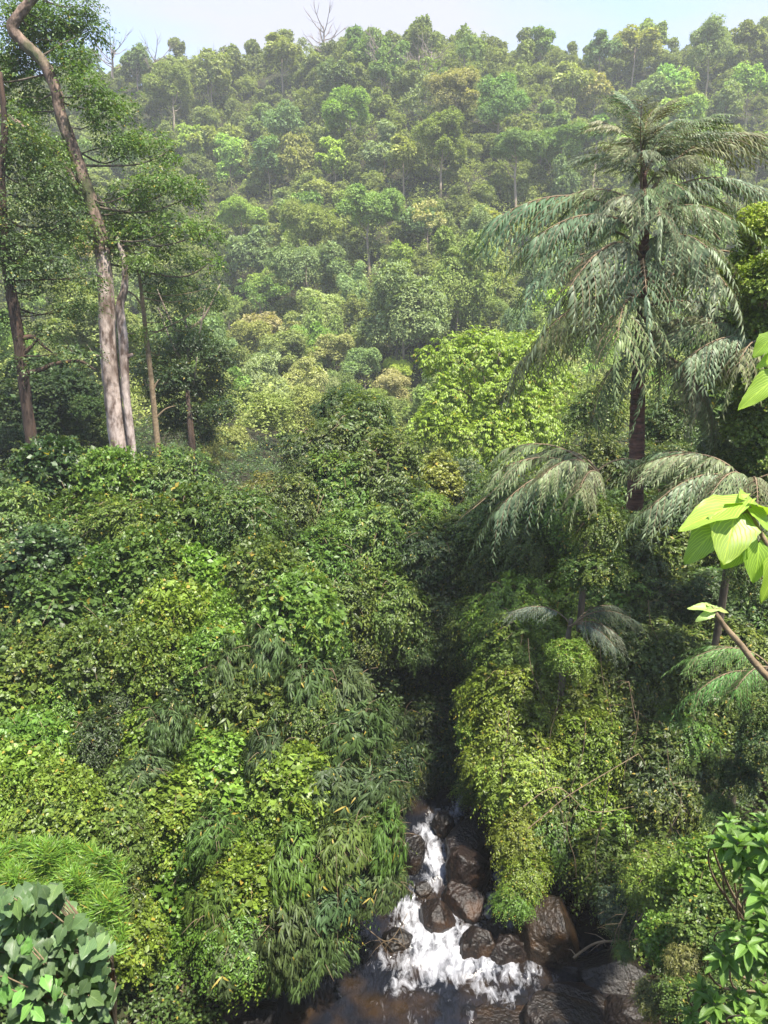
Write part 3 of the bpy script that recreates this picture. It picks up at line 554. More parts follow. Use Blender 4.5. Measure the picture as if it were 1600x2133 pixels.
LM = [ # px, py, width px, form, colour, height factor
 (840,665,215,'dome','blue',.55),(950,600,170,'drape','mid',.8),(815,812,96,'dome','tan',.8),(1110,590,110,'dome','grey',.7),(1080,700,100,'dome','grey',.7),(830,560,80,'tall','green',.9),(640,560,150,'flat','grey',.8),
 (500,450,110,'flat','bright',1.3),(520,540,120,'tall','blue',.8),(590,260,90,'dome','blue',1.2),(730,240,110,'dome','bright',1.2),(950,200,120,'dome','brown',1.2),(890,470,80,'open','tan',1),(640,470,120,'flat','mid',1.5),(770,440,130,'flat','mid',1.4),
 (1000,500,110,'dome','blue',1),(1080,310,110,'flat','mid',1.8),(1170,300,110,'flat','mid',1.8),(1240,280,100,'flat','mid',1.7),(1190,180,100,'dome','olive',1.2),(1240,200,80,'dome','brown',1.2),(1390,175,80,'flat','lime',1.3),(1560,180,100,'flat','lime',1.3),(1410,255,90,'dome','lime',1),
 (1370,200,90,'dome','pale',1),(1510,225,90,'dome','pale',1),(1320,95,100,'dome','olive',1.2),(1250,110,90,'dome','blue',1.2),(1125,100,66,'tall','mid',1),(740,100,60,'tall','mid',1.2),(585,115,90,'dome','olive',1.2),(285,135,80,'dome','grey',1.2),(970,118,56,'open','grey',1.4),
 (1480,100,110,'dome','olive',1.2),(1560,90,90,'dome','olive',1),(920,300,140,'dome','mid',1),(1040,230,120,'dome','mid',1),(840,330,100,'dome','olive',1),(700,170,90,'dome','blue',1.1),(800,150,70,'tall','mid',1),(440,160,90,'dome','olive',1.1),(360,190,110,'dome','mid',1),
 (560,340,90,'tall','blue',1),(700,330,100,'drape','bright',.7),(800,310,90,'drape','pale',.7),(620,330,90,'drape','olive',.8),(480,330,90,'drape','bright',.7),(400,300,80,'drape','bright',.7),(740,610,90,'drape','pale',.5),(660,660,110,'dome','pale',.6),(600,740,120,'dome','grey',.6),(540,800,100,'dome','blue',.6),
 (700,740,110,'dome','pale',.5),(640,800,100,'drape','pale',.5),(760,770,110,'dome','grey',.6),(830,770,60,'flat','lime',1),(900,820,80,'dome','blue',.8),(560,870,110,'dome','mid',.7),(640,870,110,'dome','olive',.8),(480,940,100,'dome','olive',.6),(420,990,90,'dome','olive',.8),(700,850,90,'open','pale',.8),
 (1430,330,90,'dome','grey',1),(1500,300,90,'dome','mid',1),(1580,320,80,'dome','bright',1),(1180,400,90,'drape','grey',.7)]
for (px, py, wp, form, ck, hf) in LM:
    q = onhill(px, py, lambda t: wp / 2 * t / F * (hf + .6))
    if not q: continue
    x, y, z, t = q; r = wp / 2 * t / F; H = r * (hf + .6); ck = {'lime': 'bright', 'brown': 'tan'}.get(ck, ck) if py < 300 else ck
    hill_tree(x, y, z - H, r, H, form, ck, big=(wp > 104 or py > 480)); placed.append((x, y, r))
for (px, py, hp) in [(235,120,60),(325,135,40),(672,85,60),(795,120,40),(875,130,34),(900,125,34),(440,150,40)]:
    r_ = ray(px, py + hp * .5); q = onhill(px, py + 60, lambda t: 6.0)
    if q:
        x, y = q[0], min(q[1] + 6, 256); x = x * (y / q[1]); zt = P(px, py - hp * .5, y).z; zb = h1(x, y)
        hill_tree(x, y, zb, 3, max(6, zt - zb), 'bare', 'tan')
rr_ = random.Random(5); tries = 0
fill = []
while len(fill) < 1150 and tries < 90000:
    tries += 1
    y = 78 + (266 - 78) * rr_.random() ** .8; x = rr_.uniform(-1, 1) * (y * .56 + 6); r = rr_.choice([rr_.uniform(2.3, 3.8), rr_.uniform(2.3, 3.8), rr_.uniform(3.5, 6.2)]) * (.85 + .15 * (y > 190))
    if any((x - a) ** 2 + (y - b) ** 2 < ((r + c) * .49) ** 2 for a, b, c in placed): continue
    z = h1(x, y); H = r * rr_.uniform(.45, 1.05) + (rr_.random() < .1) * 4 * (y < 220); q = proj((x, y, z + H))
    if not (-60 < q[0] < 1660): continue
    placed.append((x, y, r))
    n_ = float(fb2(np.array([x]), np.array([y]), 40)[0])
    pool = ['mid', 'olive', 'grey', 'blue', 'mid'] if n_ < 0 else ['olive', 'pale', 'green', 'mid', 'green', 'olive', 'bright']
    if q[0] > 1250: pool = ['olive', 'bright', 'pale', 'olive', 'mid', 'green']
    if rr_.random() < .06: pool = ['tan', 'pale', 'lime']
    fill.append((r / y, x, y, z, r, H, rr_.choice(['dome', 'dome', 'tall', 'tall', 'drape', 'drape', 'drape', 'flat', 'dome', 'open'] if y > 110 else ['dome', 'drape', 'dome']), rr_.choice(pool)))
fill.sort(reverse=True); NI = 296 - len(HILL)
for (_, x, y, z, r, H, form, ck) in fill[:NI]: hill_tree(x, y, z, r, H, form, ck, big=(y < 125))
# the rest of the wood: past three hundred trees, one mass
fv, ft, fa, fc, n0 = [], [], [], [], 0
cache = {}
for (_, x, y, z, r, H, form, ck) in fill[NI:]:
    me = rr_.choice(CROWNS[form])
    if me.name not in cache:
        co = np.empty(len(me.vertices) * 3, np.float32); me.vertices.foreach_get('co', co); tr = np.empty(len(me.polygons) * 3, np.int32); me.polygons.foreach_get('vertices', tr)
        va = np.empty(len(me.vertices), np.float32); me.attributes['v'].data.foreach_get('value', va); ca = np.empty(len(me.vertices), np.float32); me.attributes['c'].data.foreach_get('value', ca)
        cache[me.name] = (co.reshape(-1, 3), tr.reshape(-1, 3), va, ca)
    co, tr, va, ca = cache[me.name]; a = rr_.uniform(0, 6.28); c_, s_ = math.cos(a), math.sin(a)
    V = np.stack([co[:, 0] * c_ - co[:, 1] * s_, co[:, 0] * s_ + co[:, 1] * c_, co[:, 2]], 1) * r + np.array([x, y, z + H])
    fv.append(V); ft.append(tr + n0); n0 += len(V); fa.append(np.clip(va + rr_.uniform(-.3, .2), 0, .95)); fc.append(ca * .6 + rr_.uniform(0, .5))
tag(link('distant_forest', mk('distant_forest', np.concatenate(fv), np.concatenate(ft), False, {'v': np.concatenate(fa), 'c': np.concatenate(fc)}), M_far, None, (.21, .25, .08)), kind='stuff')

# undergrowth carpets (nobody could count it)
def carpet(name, n, xf, y0, y1, pw, size, seed, col, mat, lift, kindt='diamond'):
    rng = np.random.default_rng(seed); y = y0 + (y1 - y0) * rng.random(n) ** pw; x = rng.uniform(-1, 1, n) * xf(y)
    if y1 < 60: 
        keep = (np.abs(x - np.interp(y, SY, SX)) > np.interp(y, SY, SW) + .2) ; x, y = x[keep], y[keep]; n = len(x)
    z = hgt(x, y) + lift * np.clip(.45 + .7 * fb2(x, y, 3.2), 0, 1.2) * rng.random(n) ** .4 + .1
    p = np.stack([x, y, z], 1); K = 6; S = n
    lb = Leaves(); cc = np.clip(.5 + .5 * fb2(x, y, 6, 2) + rng.normal(0, .12, n), 0, 1)
    sprays(lb, rng, p, rng.normal(0, .5, (n, 3)) + UP * .6 + np.array([0, -.4, 0]), size * 1.6, K, size, size * .6, kindt, 55, .5, .3, .35, c=cc, spread=size * .4)
    return tag(link(name, lb.mesh(name), mat, None, col), kind='stuff')
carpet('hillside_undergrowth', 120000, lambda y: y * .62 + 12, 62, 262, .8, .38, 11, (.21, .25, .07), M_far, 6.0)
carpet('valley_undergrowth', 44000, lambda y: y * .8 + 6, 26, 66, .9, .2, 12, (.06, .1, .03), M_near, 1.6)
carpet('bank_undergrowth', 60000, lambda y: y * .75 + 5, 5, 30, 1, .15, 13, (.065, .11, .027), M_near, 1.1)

# mid-distance trees
def mid_tree(px, py, Y, wp, form, ck, label, name='tree', zb=None, cat='tree', hs=1.):
    p = P(px, py, Y); r = wp / 2 * MPP(px, py, Y); e = empty(name, (p.x, p.y, min(h1(p.x, p.y), p.z - r))); H = p.z - e.location.z
    c = link('crown', random.choice(BIGCR[form]), None, e, jitc(C[ck], .08)); c.location = (0, 0, H); c.scale = (r, r, r * hs); c.rotation_euler = (0, 0, random.uniform(0, 6))
    t = link('trunk', random.choice(TRUNKS), None, e); t.scale = (H * .6, H * .6, H); tag(e, label, cat); return e

# bright green tree
e = empty('bright_tree', (P(1020, 900, 50).x, 50, 4)); tag(e, 'bright lime-green tree with a broad leafy crown left of the fishtail palm', 'tree')
rng = np.random.default_rng(77); lb = Leaves()
for (px, py, r0) in [(975,765,75),(1085,775,75),(1150,800,45),(940,850,62),(1050,860,85),(915,745,34),(1010,735,52),(1100,730,40),(1000,920,70),(1120,880,65),(900,900,40),(1070,940,60),(890,740,18),(950,720,25)]:
    cen = np.array(P(px, py, 50 + (py - 800) * -.03)); rr = r0 * MPP(px, py, 50); S = int(420 * (r0 / 60) ** 2)
    d = rdirs(rng, S, -.6); f, i = clumped(rng, d, 22, .5); cc = rng.random(22)[i] * .6 + rng.random(S) * .3
    sprays(lb, rng, cen + d * (rr * f)[:, None], d * .7 + rng.normal(0, .3, (S, 3)), .6, 7, .26, .13, 'leaf', 50, .5, .6, .25, c=cc)
me = lb.mesh('crown'); me.vertices.foreach_get('co', (b := np.empty(len(me.vertices) * 3, np.float32))); b = b.reshape(-1, 3) - np.array(e.location, np.float32); me.vertices.foreach_set('co', b.ravel()); me.update()
link('crown', me, M_near, e, (.19, .27, .03))
tb = Tubes(); q, r = spline([Vector((0, 0, 0)), Vector((.3, 0, 5)), Vector((0, 0, 9)), Vector((.5, 0, 13))], [.35, .28, .2, .08], 4); tb.add(q, r, 8)
for a in range(7):
    an = a * .9; tb.add([q[8], q[8] + Vector((math.cos(an) * 2, math.sin(an), 1.6)), q[8] + Vector((math.cos(an) * 3.6, math.sin(an) * 2, 2.6))], [.12, .07, .03], 5)
link('trunk', tb.mesh('trunk'), M_bark, e)
# tall left trees
def shaft(e, name, pts, Y, mat, wid, seg=14, rough=.05, n=5, dy=None):
    base = Vector(e.location); tb = Tubes()
    p = [P(x, y, Y + (dy[i] if dy else 0)) - base for i, (x, y) in enumerate(pts)]; r = [wp / 2 * MPP(x, y, Y) for (x, y), wp in zip(pts, wid)]
    q, r = spline(p, r, n); tb.add(q, r, seg, rough, int(pts[0][0])); return q, r, tb
def canopy(e, Y, clumps, ck, leaf, dens, seed, spl=.7, mat=None, K=8, name='crown', yj=2.0):
    rng = np.random.default_rng(seed); lb = Leaves(); base = np.array(e.location); cens = []
    for (px, py, rw, rh) in clumps:
        dyy = rng.uniform(-.5, 2.2) * yj / 2; cen = np.array(P(px, py, Y + dyy)) - base; m = MPP(px, py, Y); S = int(dens * rw * rh / 1000)
        d = rdirs(rng, S); rad = rng.random(S) ** .45; f, i = clumped(rng, d, 12, .5)
        p = cen + d * (rad * f)[:, None] * np.array([rw * m, rw * m * .9, rh * m]); cc = rng.random(12)[i] * .6 + rng.random(S) * .3
        hd = d * .6 + rng.normal(0, .4, (S, 3)); hd[:, 2] *= .4
        sprays(lb, rng, p, hd, spl, K, leaf, leaf * .55, 'diamond', 50, .35, .3, .3, .7, c=cc, spread=.03); cens.append(Vector(cen))
    o = link(name, lb.mesh(name), mat or M_near, e, C[ck] if isinstance(ck, str) else ck); return cens
def limbs(tb, q, r, cens, seed):
    rng = random.Random(seed)
    for c in cens:
        i = min(range(len(q)), key=lambda k: (q[k] - c).length + (2.5 if q[k].z > c.z else 0)); L = (q[i] - c).length
        if L < .5: continue
        mid = q[i].lerp(c, .5) + Vector((rng.uniform(-.2, .2), rng.uniform(-.2, .2), rng.uniform(-.25, .05))) * L; r0 = min(r[i] * .4, .02 + L * .011)
        qq, r2 = spline([q[i], mid, c], [r0, r0 * .6, r0 * .25], 5); tb.add(qq, r2, 6)
        for z in range(3):
            s = qq[rng.randint(3, len(qq) - 1)]; d = Vector((rng.uniform(-1, 1), rng.uniform(-1, 1), rng.uniform(-.3, .8))); tb.add([s, s + d * .6, s + d * 1.2 + Vector((0, 0, -.1))], [r0 * .3, r0 * .2, .008], 4)
mid_tree(90,880,55,300,'dome','dark','large dark dense tree behind the reddish-brown trunk at the left edge')
mid_tree(185,900,52,170,'dome','deep','dark green rounded tree directly left of the pale twin trunks')
mid_tree(20,960,46,150,'dome','dark','darkest low tree at the left edge behind the slope top')
e = empty('tree', (P(395, 900, 48).x, 48, h1(P(395, 900, 48).x, 48))); tag(e, 'dense dark tree just right of the thin leaning trunk', 'tree')
canopy(e, 48, [(340,730,45,32),(400,700,50,30),(450,740,36,30),(380,780,60,40),(440,800,45,36),(330,800,40,40),(400,850,50,40),(350,870,36,34),(420,900,34,30),(460,850,26,26),(300,760,24,24)], (.042,.072,.022), .2, 330, 9)
tb = Tubes(); z0_ = P(395, 800, 48).z - e.location.z; tb.add([Vector((0, 0, 0)), Vector((.1, 0, z0_ * .5)), Vector((0, 0, z0_))], [.3, .22, .1], 7); link('trunk', tb.mesh('trunk'), M_dark, e)
mid_tree(390,640,50,190,'open','deep','loose dark-leaved tree above the dense dark crown right of the thin trunk')
mid_tree(445,950,56,100,'open','olive','small yellow-olive tree in the valley right of the thin trunk')

YA = 38
eA = empty('tall_tree', (P(258, 1000, YA).x, YA, P(258, 1040, YA).z)); tag(eA, 'tall pale-barked tree with thick trunk bending up to the top left corner', 'tree')
qa, ra, tl = shaft(eA, 'trunk', [(256,1040),(250,945),(234,815),(226,710),(221,605),(213,520)], YA, M_pale, [46,38,35,34,32,30], 20, .05)
link('trunk', tl.mesh('trunk'), M_pale, eA)
q, r, tb = shaft(eA, 'upper_trunk', [(214,530),(212,510),(193,430),(158,325),(128,245),(117,190),(90,130),(48,88),(26,58),(48,22),(110,-50)], YA, M_pale, [30,30,26,25,24,23,23,24,23,20,14], 20, .07)
q, r = q + qa, r + ra
l1 = [P(*t, YA) - Vector(eA.location) for t in [(196,445),(160,390),(120,325),(70,280),(20,245),(-30,215)]]; qq, r2 = spline(l1, [.22,.2,.17,.15,.13,.1], 4); tb.add(qq, r2, 10, .04)
cA = canopy(eA, YA, [(100,60,75,45),(30,30,60,40),(60,150,60,50),(150,120,55,45),(190,60,45,30),(20,110,50,40),(185,180,48,40),(130,40,60,40),(215,235,50,35),(250,215,30,24),(80,210,40,30),(300,290,60,26),(345,320,40,20),(250,300,50,30),(380,385,50,24),(330,370,60,26),(400,410,26,24),(275,400,60,35),(430,485,42,26),(370,470,60,24),(310,480,50,30),(250,470,45,30),(210,440,40,30),(440,545,28,22),(150,400,45,40),(100,300,50,36),(40,235,45,35),(160,500,50,35),(-10,160,40,60),(70,90,50,40),(320,430,40,30),(60,20,60,30),(170,10,40,24)], (.085, .15, .026), .16, 100, 5)
link('upper_trunk', tb.mesh('upper_trunk'), M_upper, eA); tb = Tubes(); limbs(tb, q, r, cA, 3); link('branch', tb.mesh('branch'), M_bark, eA)
eB = empty('slender_tree', (P(280, 1000, YA - .3).x, YA - .3, P(280, 1030, YA).z)); tag(eB, 'slender silver-white tree with kinked trunk pressed against the thick pale one', 'tree')
q, r, tb = shaft(eB, 'trunk', [(284,1030),(277,945),(262,815),(257,710),(250,640),(259,601),(260,552),(250,515),(244,495)], YA - .3, M_pale, [17,15,17,20,18,15,12,9,5], 14, .05)
st = [P(258, 745, YA - .3) - Vector(eB.location), P(268, 742, YA - .3) - Vector(eB.location), P(277, 738, YA - .3) - Vector(eB.location)]; tb.add(st, [.16, .12, .06], 8)
cB = canopy(eB, YA - .7, [(246,500,34,26),(262,470,36,28),(285,690,24,22),(235,520,30,24),(290,540,40,26),(350,520,40,22),(200,480,30,26)], 'green', .16, 100, 6)
link('trunk', tb.mesh('trunk'), M_pale, eB); tb = Tubes(); limbs(tb, q, r, cB, 4); link('branch', tb.mesh('branch'), M_bark, eB)
YC = 34
eC = empty('tall_tree', (P(78, 1060, YC).x, YC, P(78, 1080, YC).z)); tag(eC, 'tall tree with dark reddish-brown trunk along the left edge', 'tree')
q, r, tb = shaft(eC, 'trunk', [(82,1080),(74,1000),(62,890),(50,800),(38,700),(22,600),(12,530),(6,450),(2,360),(10,260),(0,150)], YC, M_dark, [28,25,24,23,23,22,22,20,17,13,9], 14, .06)
for l in ([(58,778),(90,768),(112,758),(165,752),(190,765),(200,770)],[(46,705),(70,702),(90,720),(110,735)],[(20,560),(35,545),(60,520)],[(45,740),(62,725),(78,708)]):
    p = [P(*t, YC) - Vector(eC.location) for t in l]; qq, r2 = spline(p, list(np.linspace(.13, .03, len(p))), 4); tb.add(qq, r2, 7, .05)
cC = canopy(eC, YC, [(30,340,70,50),(90,400,60,45),(40,420,50,40),(110,470,50,40),(60,500,50,36),(130,540,50,36),(30,560,45,30),(90,600,45,26),(140,640,50,26),(180,580,40,30),(20,660,45,30),(100,690,55,24),(160,730,60,20),(40,270,50,40),(-10,470,50,60),(60,760,30,18),(110,360,50,50),(60,300,60,50),(150,450,50,44),(20,520,50,40),(70,560,50,36),(170,640,44,24)], (.07, .115, .035), .15, 70, 7)
limbs(tb, q, r, cC, 5); link('trunk', tb.mesh('trunk'), M_dark, eC)
eD = empty('slim_tree', (P(338, 1010, 40).x, 40, P(338, 1030, 40).z)); tag(eD, 'thin leaning brown-barked tree right of the pale twin trunks', 'tree')
q, r, tb = shaft(eD, 'trunk', [(342,1030),(334,975),(324,880),(316,800),(306,710),(296,620),(288,560)], 40, M_pale, [15,13,12,11,10,8,5], 9, .05)
for l in ([(326,870),(345,852),(366,845)],[(318,820),(325,800),(332,790)],[(304,700),(330,690),(370,670),(420,640)],[(298,640),(280,615),(262,605)]):
    p = [P(*t, 40) - Vector(eD.location) for t in l]; qq, r2 = spline(p, list(np.linspace(.07, .02, len(p))), 4); tb.add(qq, r2, 6)
cD = canopy(eD, 40, [(340,580,50,26),(400,620,55,22),(300,560,40,22),(440,600,36,18),(360,660,50,22),(400,690,40,20),(330,720,34,22),(300,780,20,20)], (.045, .08, .03), .15, 90, 8)
limbs(tb, q, r, cD, 6); link('trunk', tb.mesh('trunk'), M_twig, eD)

# ------------------------------------------------------------------ fishtail palms
def frond_mesh(seed, L=4.6, np_=13, droop=.55, pl=1.5, leafL=.3, K=20):
    rng = np.random.default_rng(seed); lb = Leaves(); tb = Tubes()
    ts = np.linspace(.25, 1, np_); pts = []
    for t in np.linspace(0, 1, 12): pts.append(Vector((L * t * (1 - .12 * t), 0, L * (.42 * t - droop * t * t))))
    tb.add(pts, list(np.linspace(.055, .012, 12)), 6)
    for t in ts:
        if t > .4 and rng.random() < .1: continue
        b = Vector((L * t * (1 - .12 * t), 0, L * (.42 * t - droop * t * t))); tan = Vector((1 - .24 * t, 0, .42 - 2 * droop * t)).normalized()
        for sg in (-1, 1):
            ln = pl * (1.15 - .75 * abs(t - .45)) * rng.uniform(.6, 1.12); d = (tan * .75 + Vector((0, sg * rng.uniform(.6, .9), 0)) + Vector((0, 0, rng.uniform(-.1, .25)))).normalized(); dr = rng.uniform(.8, 1.15)
            sprays(lb, rng, np.array([b]), np.array([d]), ln, K, leafL * 1.25, leafL * .22, 'blade', 38, dr, .5, .1, .4, c=np.array([rng.random()]), t0=.08)
            tb.add([b, b + d * ln * .5 + Vector((0, 0, -dr * ln * .25)), b + d * ln + Vector((0, 0, -dr * ln))], [.014, .009, .004], 4)
    sprays(lb, rng, np.array([pts[-1]]), np.array([[.8, 0, -.6]]), pl, K, leafL * 1.3, leafL * .2, 'blade', 30, .8, .7, .1)
    a = lb.mesh('leaflets'); a.materials.append(M_palm); b = tb.mesh('midrib'); b.materials.append(M_twig); return a, b
FR = [frond_mesh(600 + k, 4.2 + .25 * (k % 3), 13, .58 + .07 * (k % 4)) for k in range(5)]
def put_frond(e, pos, az, pitch, s, col, roll=0):
    me, mr = random.choice(FR); f = link('frond', me, None, e, col); f.location = pos; f.rotation_euler = (roll, -pitch, az); f.scale = (s, s, s)
    g = link('midrib', mr, None, f); return f
YP = 25
eP = empty('fishtail_palm', (P(1322, 1000, YP).x, YP, P(1322, 1060, YP).z)); tag(eP, 'tall fishtail palm with drooping grey-green fronds on a ringed reddish trunk', 'palm')
q, r, tb = shaft(eP, 'trunk', [(1322,1060),(1326,950),(1328,850),(1330,780),(1336,700),(1338,600),(1342,500),(1342,420),(1340,370),(1338,325)], YP, M_red, [34,32,30,27,25,22,20,18,13,6], 16, .03)
for k in range(14):
    p = q[6 + k * 2] if 6 + k * 2 < len(q) else q[-1]; rr = r[min(6 + k * 2, len(r) - 1)] * 1.1; tb.add([p - Vector((0, 0, .03)), p + Vector((0, 0, .03))], [rr, rr * .98], 16)
link('trunk', tb.mesh('trunk'), M_red, eP)
pc = (.145, .178, .085)
base = Vector(eP.location)
#  py at trunk, azimuth (deg, 0 = right, 90 = away), pitch deg up, scale
for (py, az, pt, s) in [(342,70,76,.42),(342,190,74,.46),(345,300,72,.46),(350,20,66,.5),(355,120,62,.46),(360,235,62,.5),(365,200,56,.54),(370,280,52,.52),(375,330,54,.56),(385,225,48,.56),(380,355,50,.6),(390,170,46,.52),(395,60,40,.5),(400,250,38,.5),(410,300,36,.5),
    (430,8,38,.95),(440,350,24,.8),(440,185,24,.65),(450,250,20,.55),(460,310,18,.6),(455,270,30,.6),(480,235,22,.65),(485,305,22,.65),(500,265,14,.7),(525,285,8,.8),(520,160,14,.8),(475,176,20,1.0),(490,196,6,.85),(480,25,26,1.0),(490,90,16,.7),
    (540,220,5,.95),(560,180,10,.9),(560,340,10,.95),(570,280,20,.95),(580,255,10,1.0),(590,300,5,1.0),(600,10,0,1.0),(620,200,-5,1.0),(640,330,-8,1.0),(650,240,0,.9),(600,130,10,.8),(600,60,0,.8),
    (690,270,-5,.75),(700,165,-5,.9),(700,15,-8,.85),(730,290,-15,.8),(740,210,-20,.7),(740,345,-15,.85)]:
    p = P(1338 if py < 700 else 1331, py, YP) - base; f_ = put_frond(eP, p, R(az + random.uniform(-9, 9)), R(pt + random.uniform(-5, 9)), s * random.uniform(.86, 1.1), jitc(pc, .22) if (az, pt) != (340, -15) else (.2, .13, .06), random.uniform(-.35, .35))
def young_palm(px, py, Y, fr, label, col=pc, name='young_palm'):
    b = P(px, py, Y); zg = min(h1(b.x, b.y), b.z - 1.5) - b.z + 4; e = empty(name, (b.x, b.y, b.z - 4)); tag(e, label, 'palm', 'younger palms on the right bank')
    tb = Tubes(); tb.add([Vector((0, 1.5, zg)), Vector((.05, .8, 2.4)), Vector((0, 0, 4.0))], [.12, .11, .07], 8); link('trunk', tb.mesh('trunk'), M_bark, e)
    for (az, pt, s) in fr: put_frond(e, Vector((random.uniform(-.1, .1), random.uniform(-.1, .1), random.uniform(3.7, 4.05))), R(az), R(pt), s, jitc(col, .15))
young_palm(1245, 985, 23.5, [(185,18,.8),(172,28,.75),(195,2,.85),(215,18,.6),(150,30,.6),(240,10,.55),(350,25,.5)], 'young fishtail palm with fronds arching left, below and left of the tall palm')
young_palm(1560, 1010, 22, [(185,30,.75),(200,15,.8),(170,35,.7),(225,20,.6),(250,15,.6),(140,35,.6),(320,25,.6)], 'young fishtail palm arching in from the right edge under the tall palm')
young_palm(1600, 730, 23, [(165,35,.75),(185,25,.8),(205,10,.8),(230,5,.7)], 'palm fronds reaching in from the right edge beside the tall palm crown')
young_palm(1190, 1290, 22.5, [(5,22,.45),(20,30,.4),(345,15,.4),(170,28,.4),(320,10,.35)], 'small palm with a silvery frond half buried in the right bank creepers', (.11, .14, .09))
young_palm(1600, 1390, 17, [(178,24,.42),(190,12,.42),(165,35,.35),(215,5,.35)], 'small bright green palm frond behind the bare leaning stem', (.09, .18, .04))

# ------------------------------------------------------------------ large near leaves
def broad_tpl(shape, nr=13, nc=7, fold=.16, droop=.25, wave=.03, seed=0):
    U = []; T = []; rng = np.random.default_rng(seed); lu = []; ls = []
    for i in range(nr):
        u = i / (nr - 1)
        if shape == 'heart': wdt = .5 * (min(1, (u + .02) / .28) ** .55) * (1 - max(0, u - .25) / .75) ** .72
        elif shape == 'lobed':
            wdt = .5 * (min(1, (u + .02) / .22) ** .5) * (1 - max(0, u - .2) / .8) ** .8; wdt *= 1 + .28 * math.exp(-((u - .36) / .07) ** 2) - .05 * math.exp(-((u - .5) / .06) ** 2)
        else: wdt = .5 * (math.sin(math.pi * min(1, u) ** .85)) ** .8
        wdt *= 1 + (.04 if i % 2 else -.02) * (shape != 'ell')
        back = .16 * math.exp(-u * 9) if shape != 'ell' else 0
        for j in range(nc):
            s = (j / (nc - 1)) * 2 - 1
            U.append([u - back * abs(s) ** 1.4 * 1.6, s * wdt, fold * abs(s) * wdt - droop * u * u * .6 + wave * math.sin(u * 9 + s * 3 + seed) * abs(s)]); lu.append(u); ls.append(s)
    for i in range(nr - 1):
        for j in range(nc - 1):
            a = i * nc + j; T += [[a, a + nc, a + nc + 1], [a, a + nc + 1, a + 1]]
    return (np.array(U), np.array(T)), np.array(lu), np.array(ls)
class Big:
    def __init__(s): s.V = []; s.T = []; s.n = 0; s.A = {'v': [], 'c': [], 'lu': [], 'ls': []}
    def leaf(s, tpl3, base, tip, nr, wratio, v=.5, c=.3):
        (U, T), lu, ls = tpl3; base = np.array(base); ax = np.array(tip) - base; L = np.linalg.norm(ax); ax = ax / L
        side = np.cross(nr, ax); side /= np.linalg.norm(side); n = np.cross(ax, side)
        s.V.append(base + ax * (U[:, 0:1] * L) + side * (U[:, 1:2] * L * wratio) + n * (U[:, 2:3] * L)); s.T.append(T + s.n); s.n += len(U)
        for k, a in (('v', np.full(len(U), v)), ('c', np.full(len(U), c)), ('lu', lu), ('ls', ls)): s.A[k].append(a)
    def mesh(s, name): return mk(name, np.concatenate(s.V), np.concatenate(s.T), True, {k: np.concatenate(a) for k, a in s.A.items()})
HE = [broad_tpl('heart', seed=k, droop=.1 + .12 * k) for k in range(4)]; LO = [broad_tpl('lobed', seed=k, droop=.15 + .1 * k) for k in range(4)]; EL = [broad_tpl('ell', seed=k, droop=.15 + .12 * k, fold=.3) for k in range(4)]
# lime leaf branch close to the camera, right edge
def traced(name, label, cat, leaves, Y, col, stemp, sr, tpls, wr=.85, group=None):
    e = empty(name, P(stemp[-1][0], stemp[-1][1], Y)); tag(e, label, cat, group); b0 = Vector(e.location)
    tb = Tubes(); p = [P(x, y, Y) - b0 for x, y in stemp]; q, r = spline(p, list(np.linspace(sr[0], sr[1], len(p))), 5); tb.add(q, r, 10, .04, 3)
    for i, (bx, by, tx, ty, dy, nx, ny, nz_, w_) in enumerate(leaves):
        bg = Big(); B = P(bx, by, Y) - b0; Tp = P(tx, ty, Y + dy) - b0; bg.leaf(tpls[i % 4], B, Tp, np.array([nx, ny, nz_], float), w_, .35 + .3 * random.random(), .2 + .5 * random.random())
        link('leaf', bg.mesh('leaf'), M_big, e, jitc(col, .1))
        k = min(range(len(q)), key=lambda z: (q[z] - B).length); mid = q[k].lerp(B, .5) + Vector((0, 0, .01)); tb.add([q[k], mid, B], [.0025, .002, .002], 6)
    link('stem', tb.mesh('stem'), M_twig, e); return e
traced('lime_leaf_branch', 'branch of large glowing lime-green heart-shaped leaves close by at the right edge', 'branch',
 [(1538,1048,1412,1100,-.02,-.1,-.45,1,.62),(1530,1072,1512,1172,-.12,.0,-.9,.7,.95),(1495,1100,1418,1172,.02,-.4,-.6,.7,.75),(1580,1130,1580,1218,-.03,.0,-1,.25,.85),(1540,1135,1503,1188,.05,-.3,-.8,.3,.8),(1565,1058,1610,1105,-.05,.3,-.6,.8,.8),(1545,1046,1500,1052,.08,.1,-.4,1,1.2),(1560,1045,1610,1050,.1,.1,-.4,1,.9),(1625,1150,1590,1260,0,.2,-1,.3,.6)],
 2.7, (.24, .36, .05), [(1556,1056),(1590,1120),(1640,1200),(1720,1330)], (.006, .014), HE)
traced('lime_leaf_twig', 'pair of backlit lime leaves dipping in from the right edge above the branch', 'branch',
 [(1610,700,1568,745,0,-.2,-.9,.6,.8),(1620,740,1572,765,.03,-.1,-.8,.8,.7),(1625,780,1540,845,-.03,-.2,-.8,.6,.55)], 2.7, (.22, .33, .04), [(1630,730),(1680,800),(1760,900)], (.005, .01), HE)
traced('bare_stem_sapling', 'leaning brown bare stem with a few small pale leaves at its tip', 'sapling',
 [(1487,1268,1432,1265,0,.0,-.5,1,.5),(1487,1270,1450,1295,-.03,.1,-.9,.4,.5),(1478,1262,1470,1255,.02,0,-.5,1,.8),(1495,1270,1522,1274,0,.1,-.7,.8,.45)], 3.1, (.3, .38, .12), [(1488,1272),(1510,1305),(1545,1345),(1580,1390),(1640,1450),(1760,1560)], (.010, .018), HE)
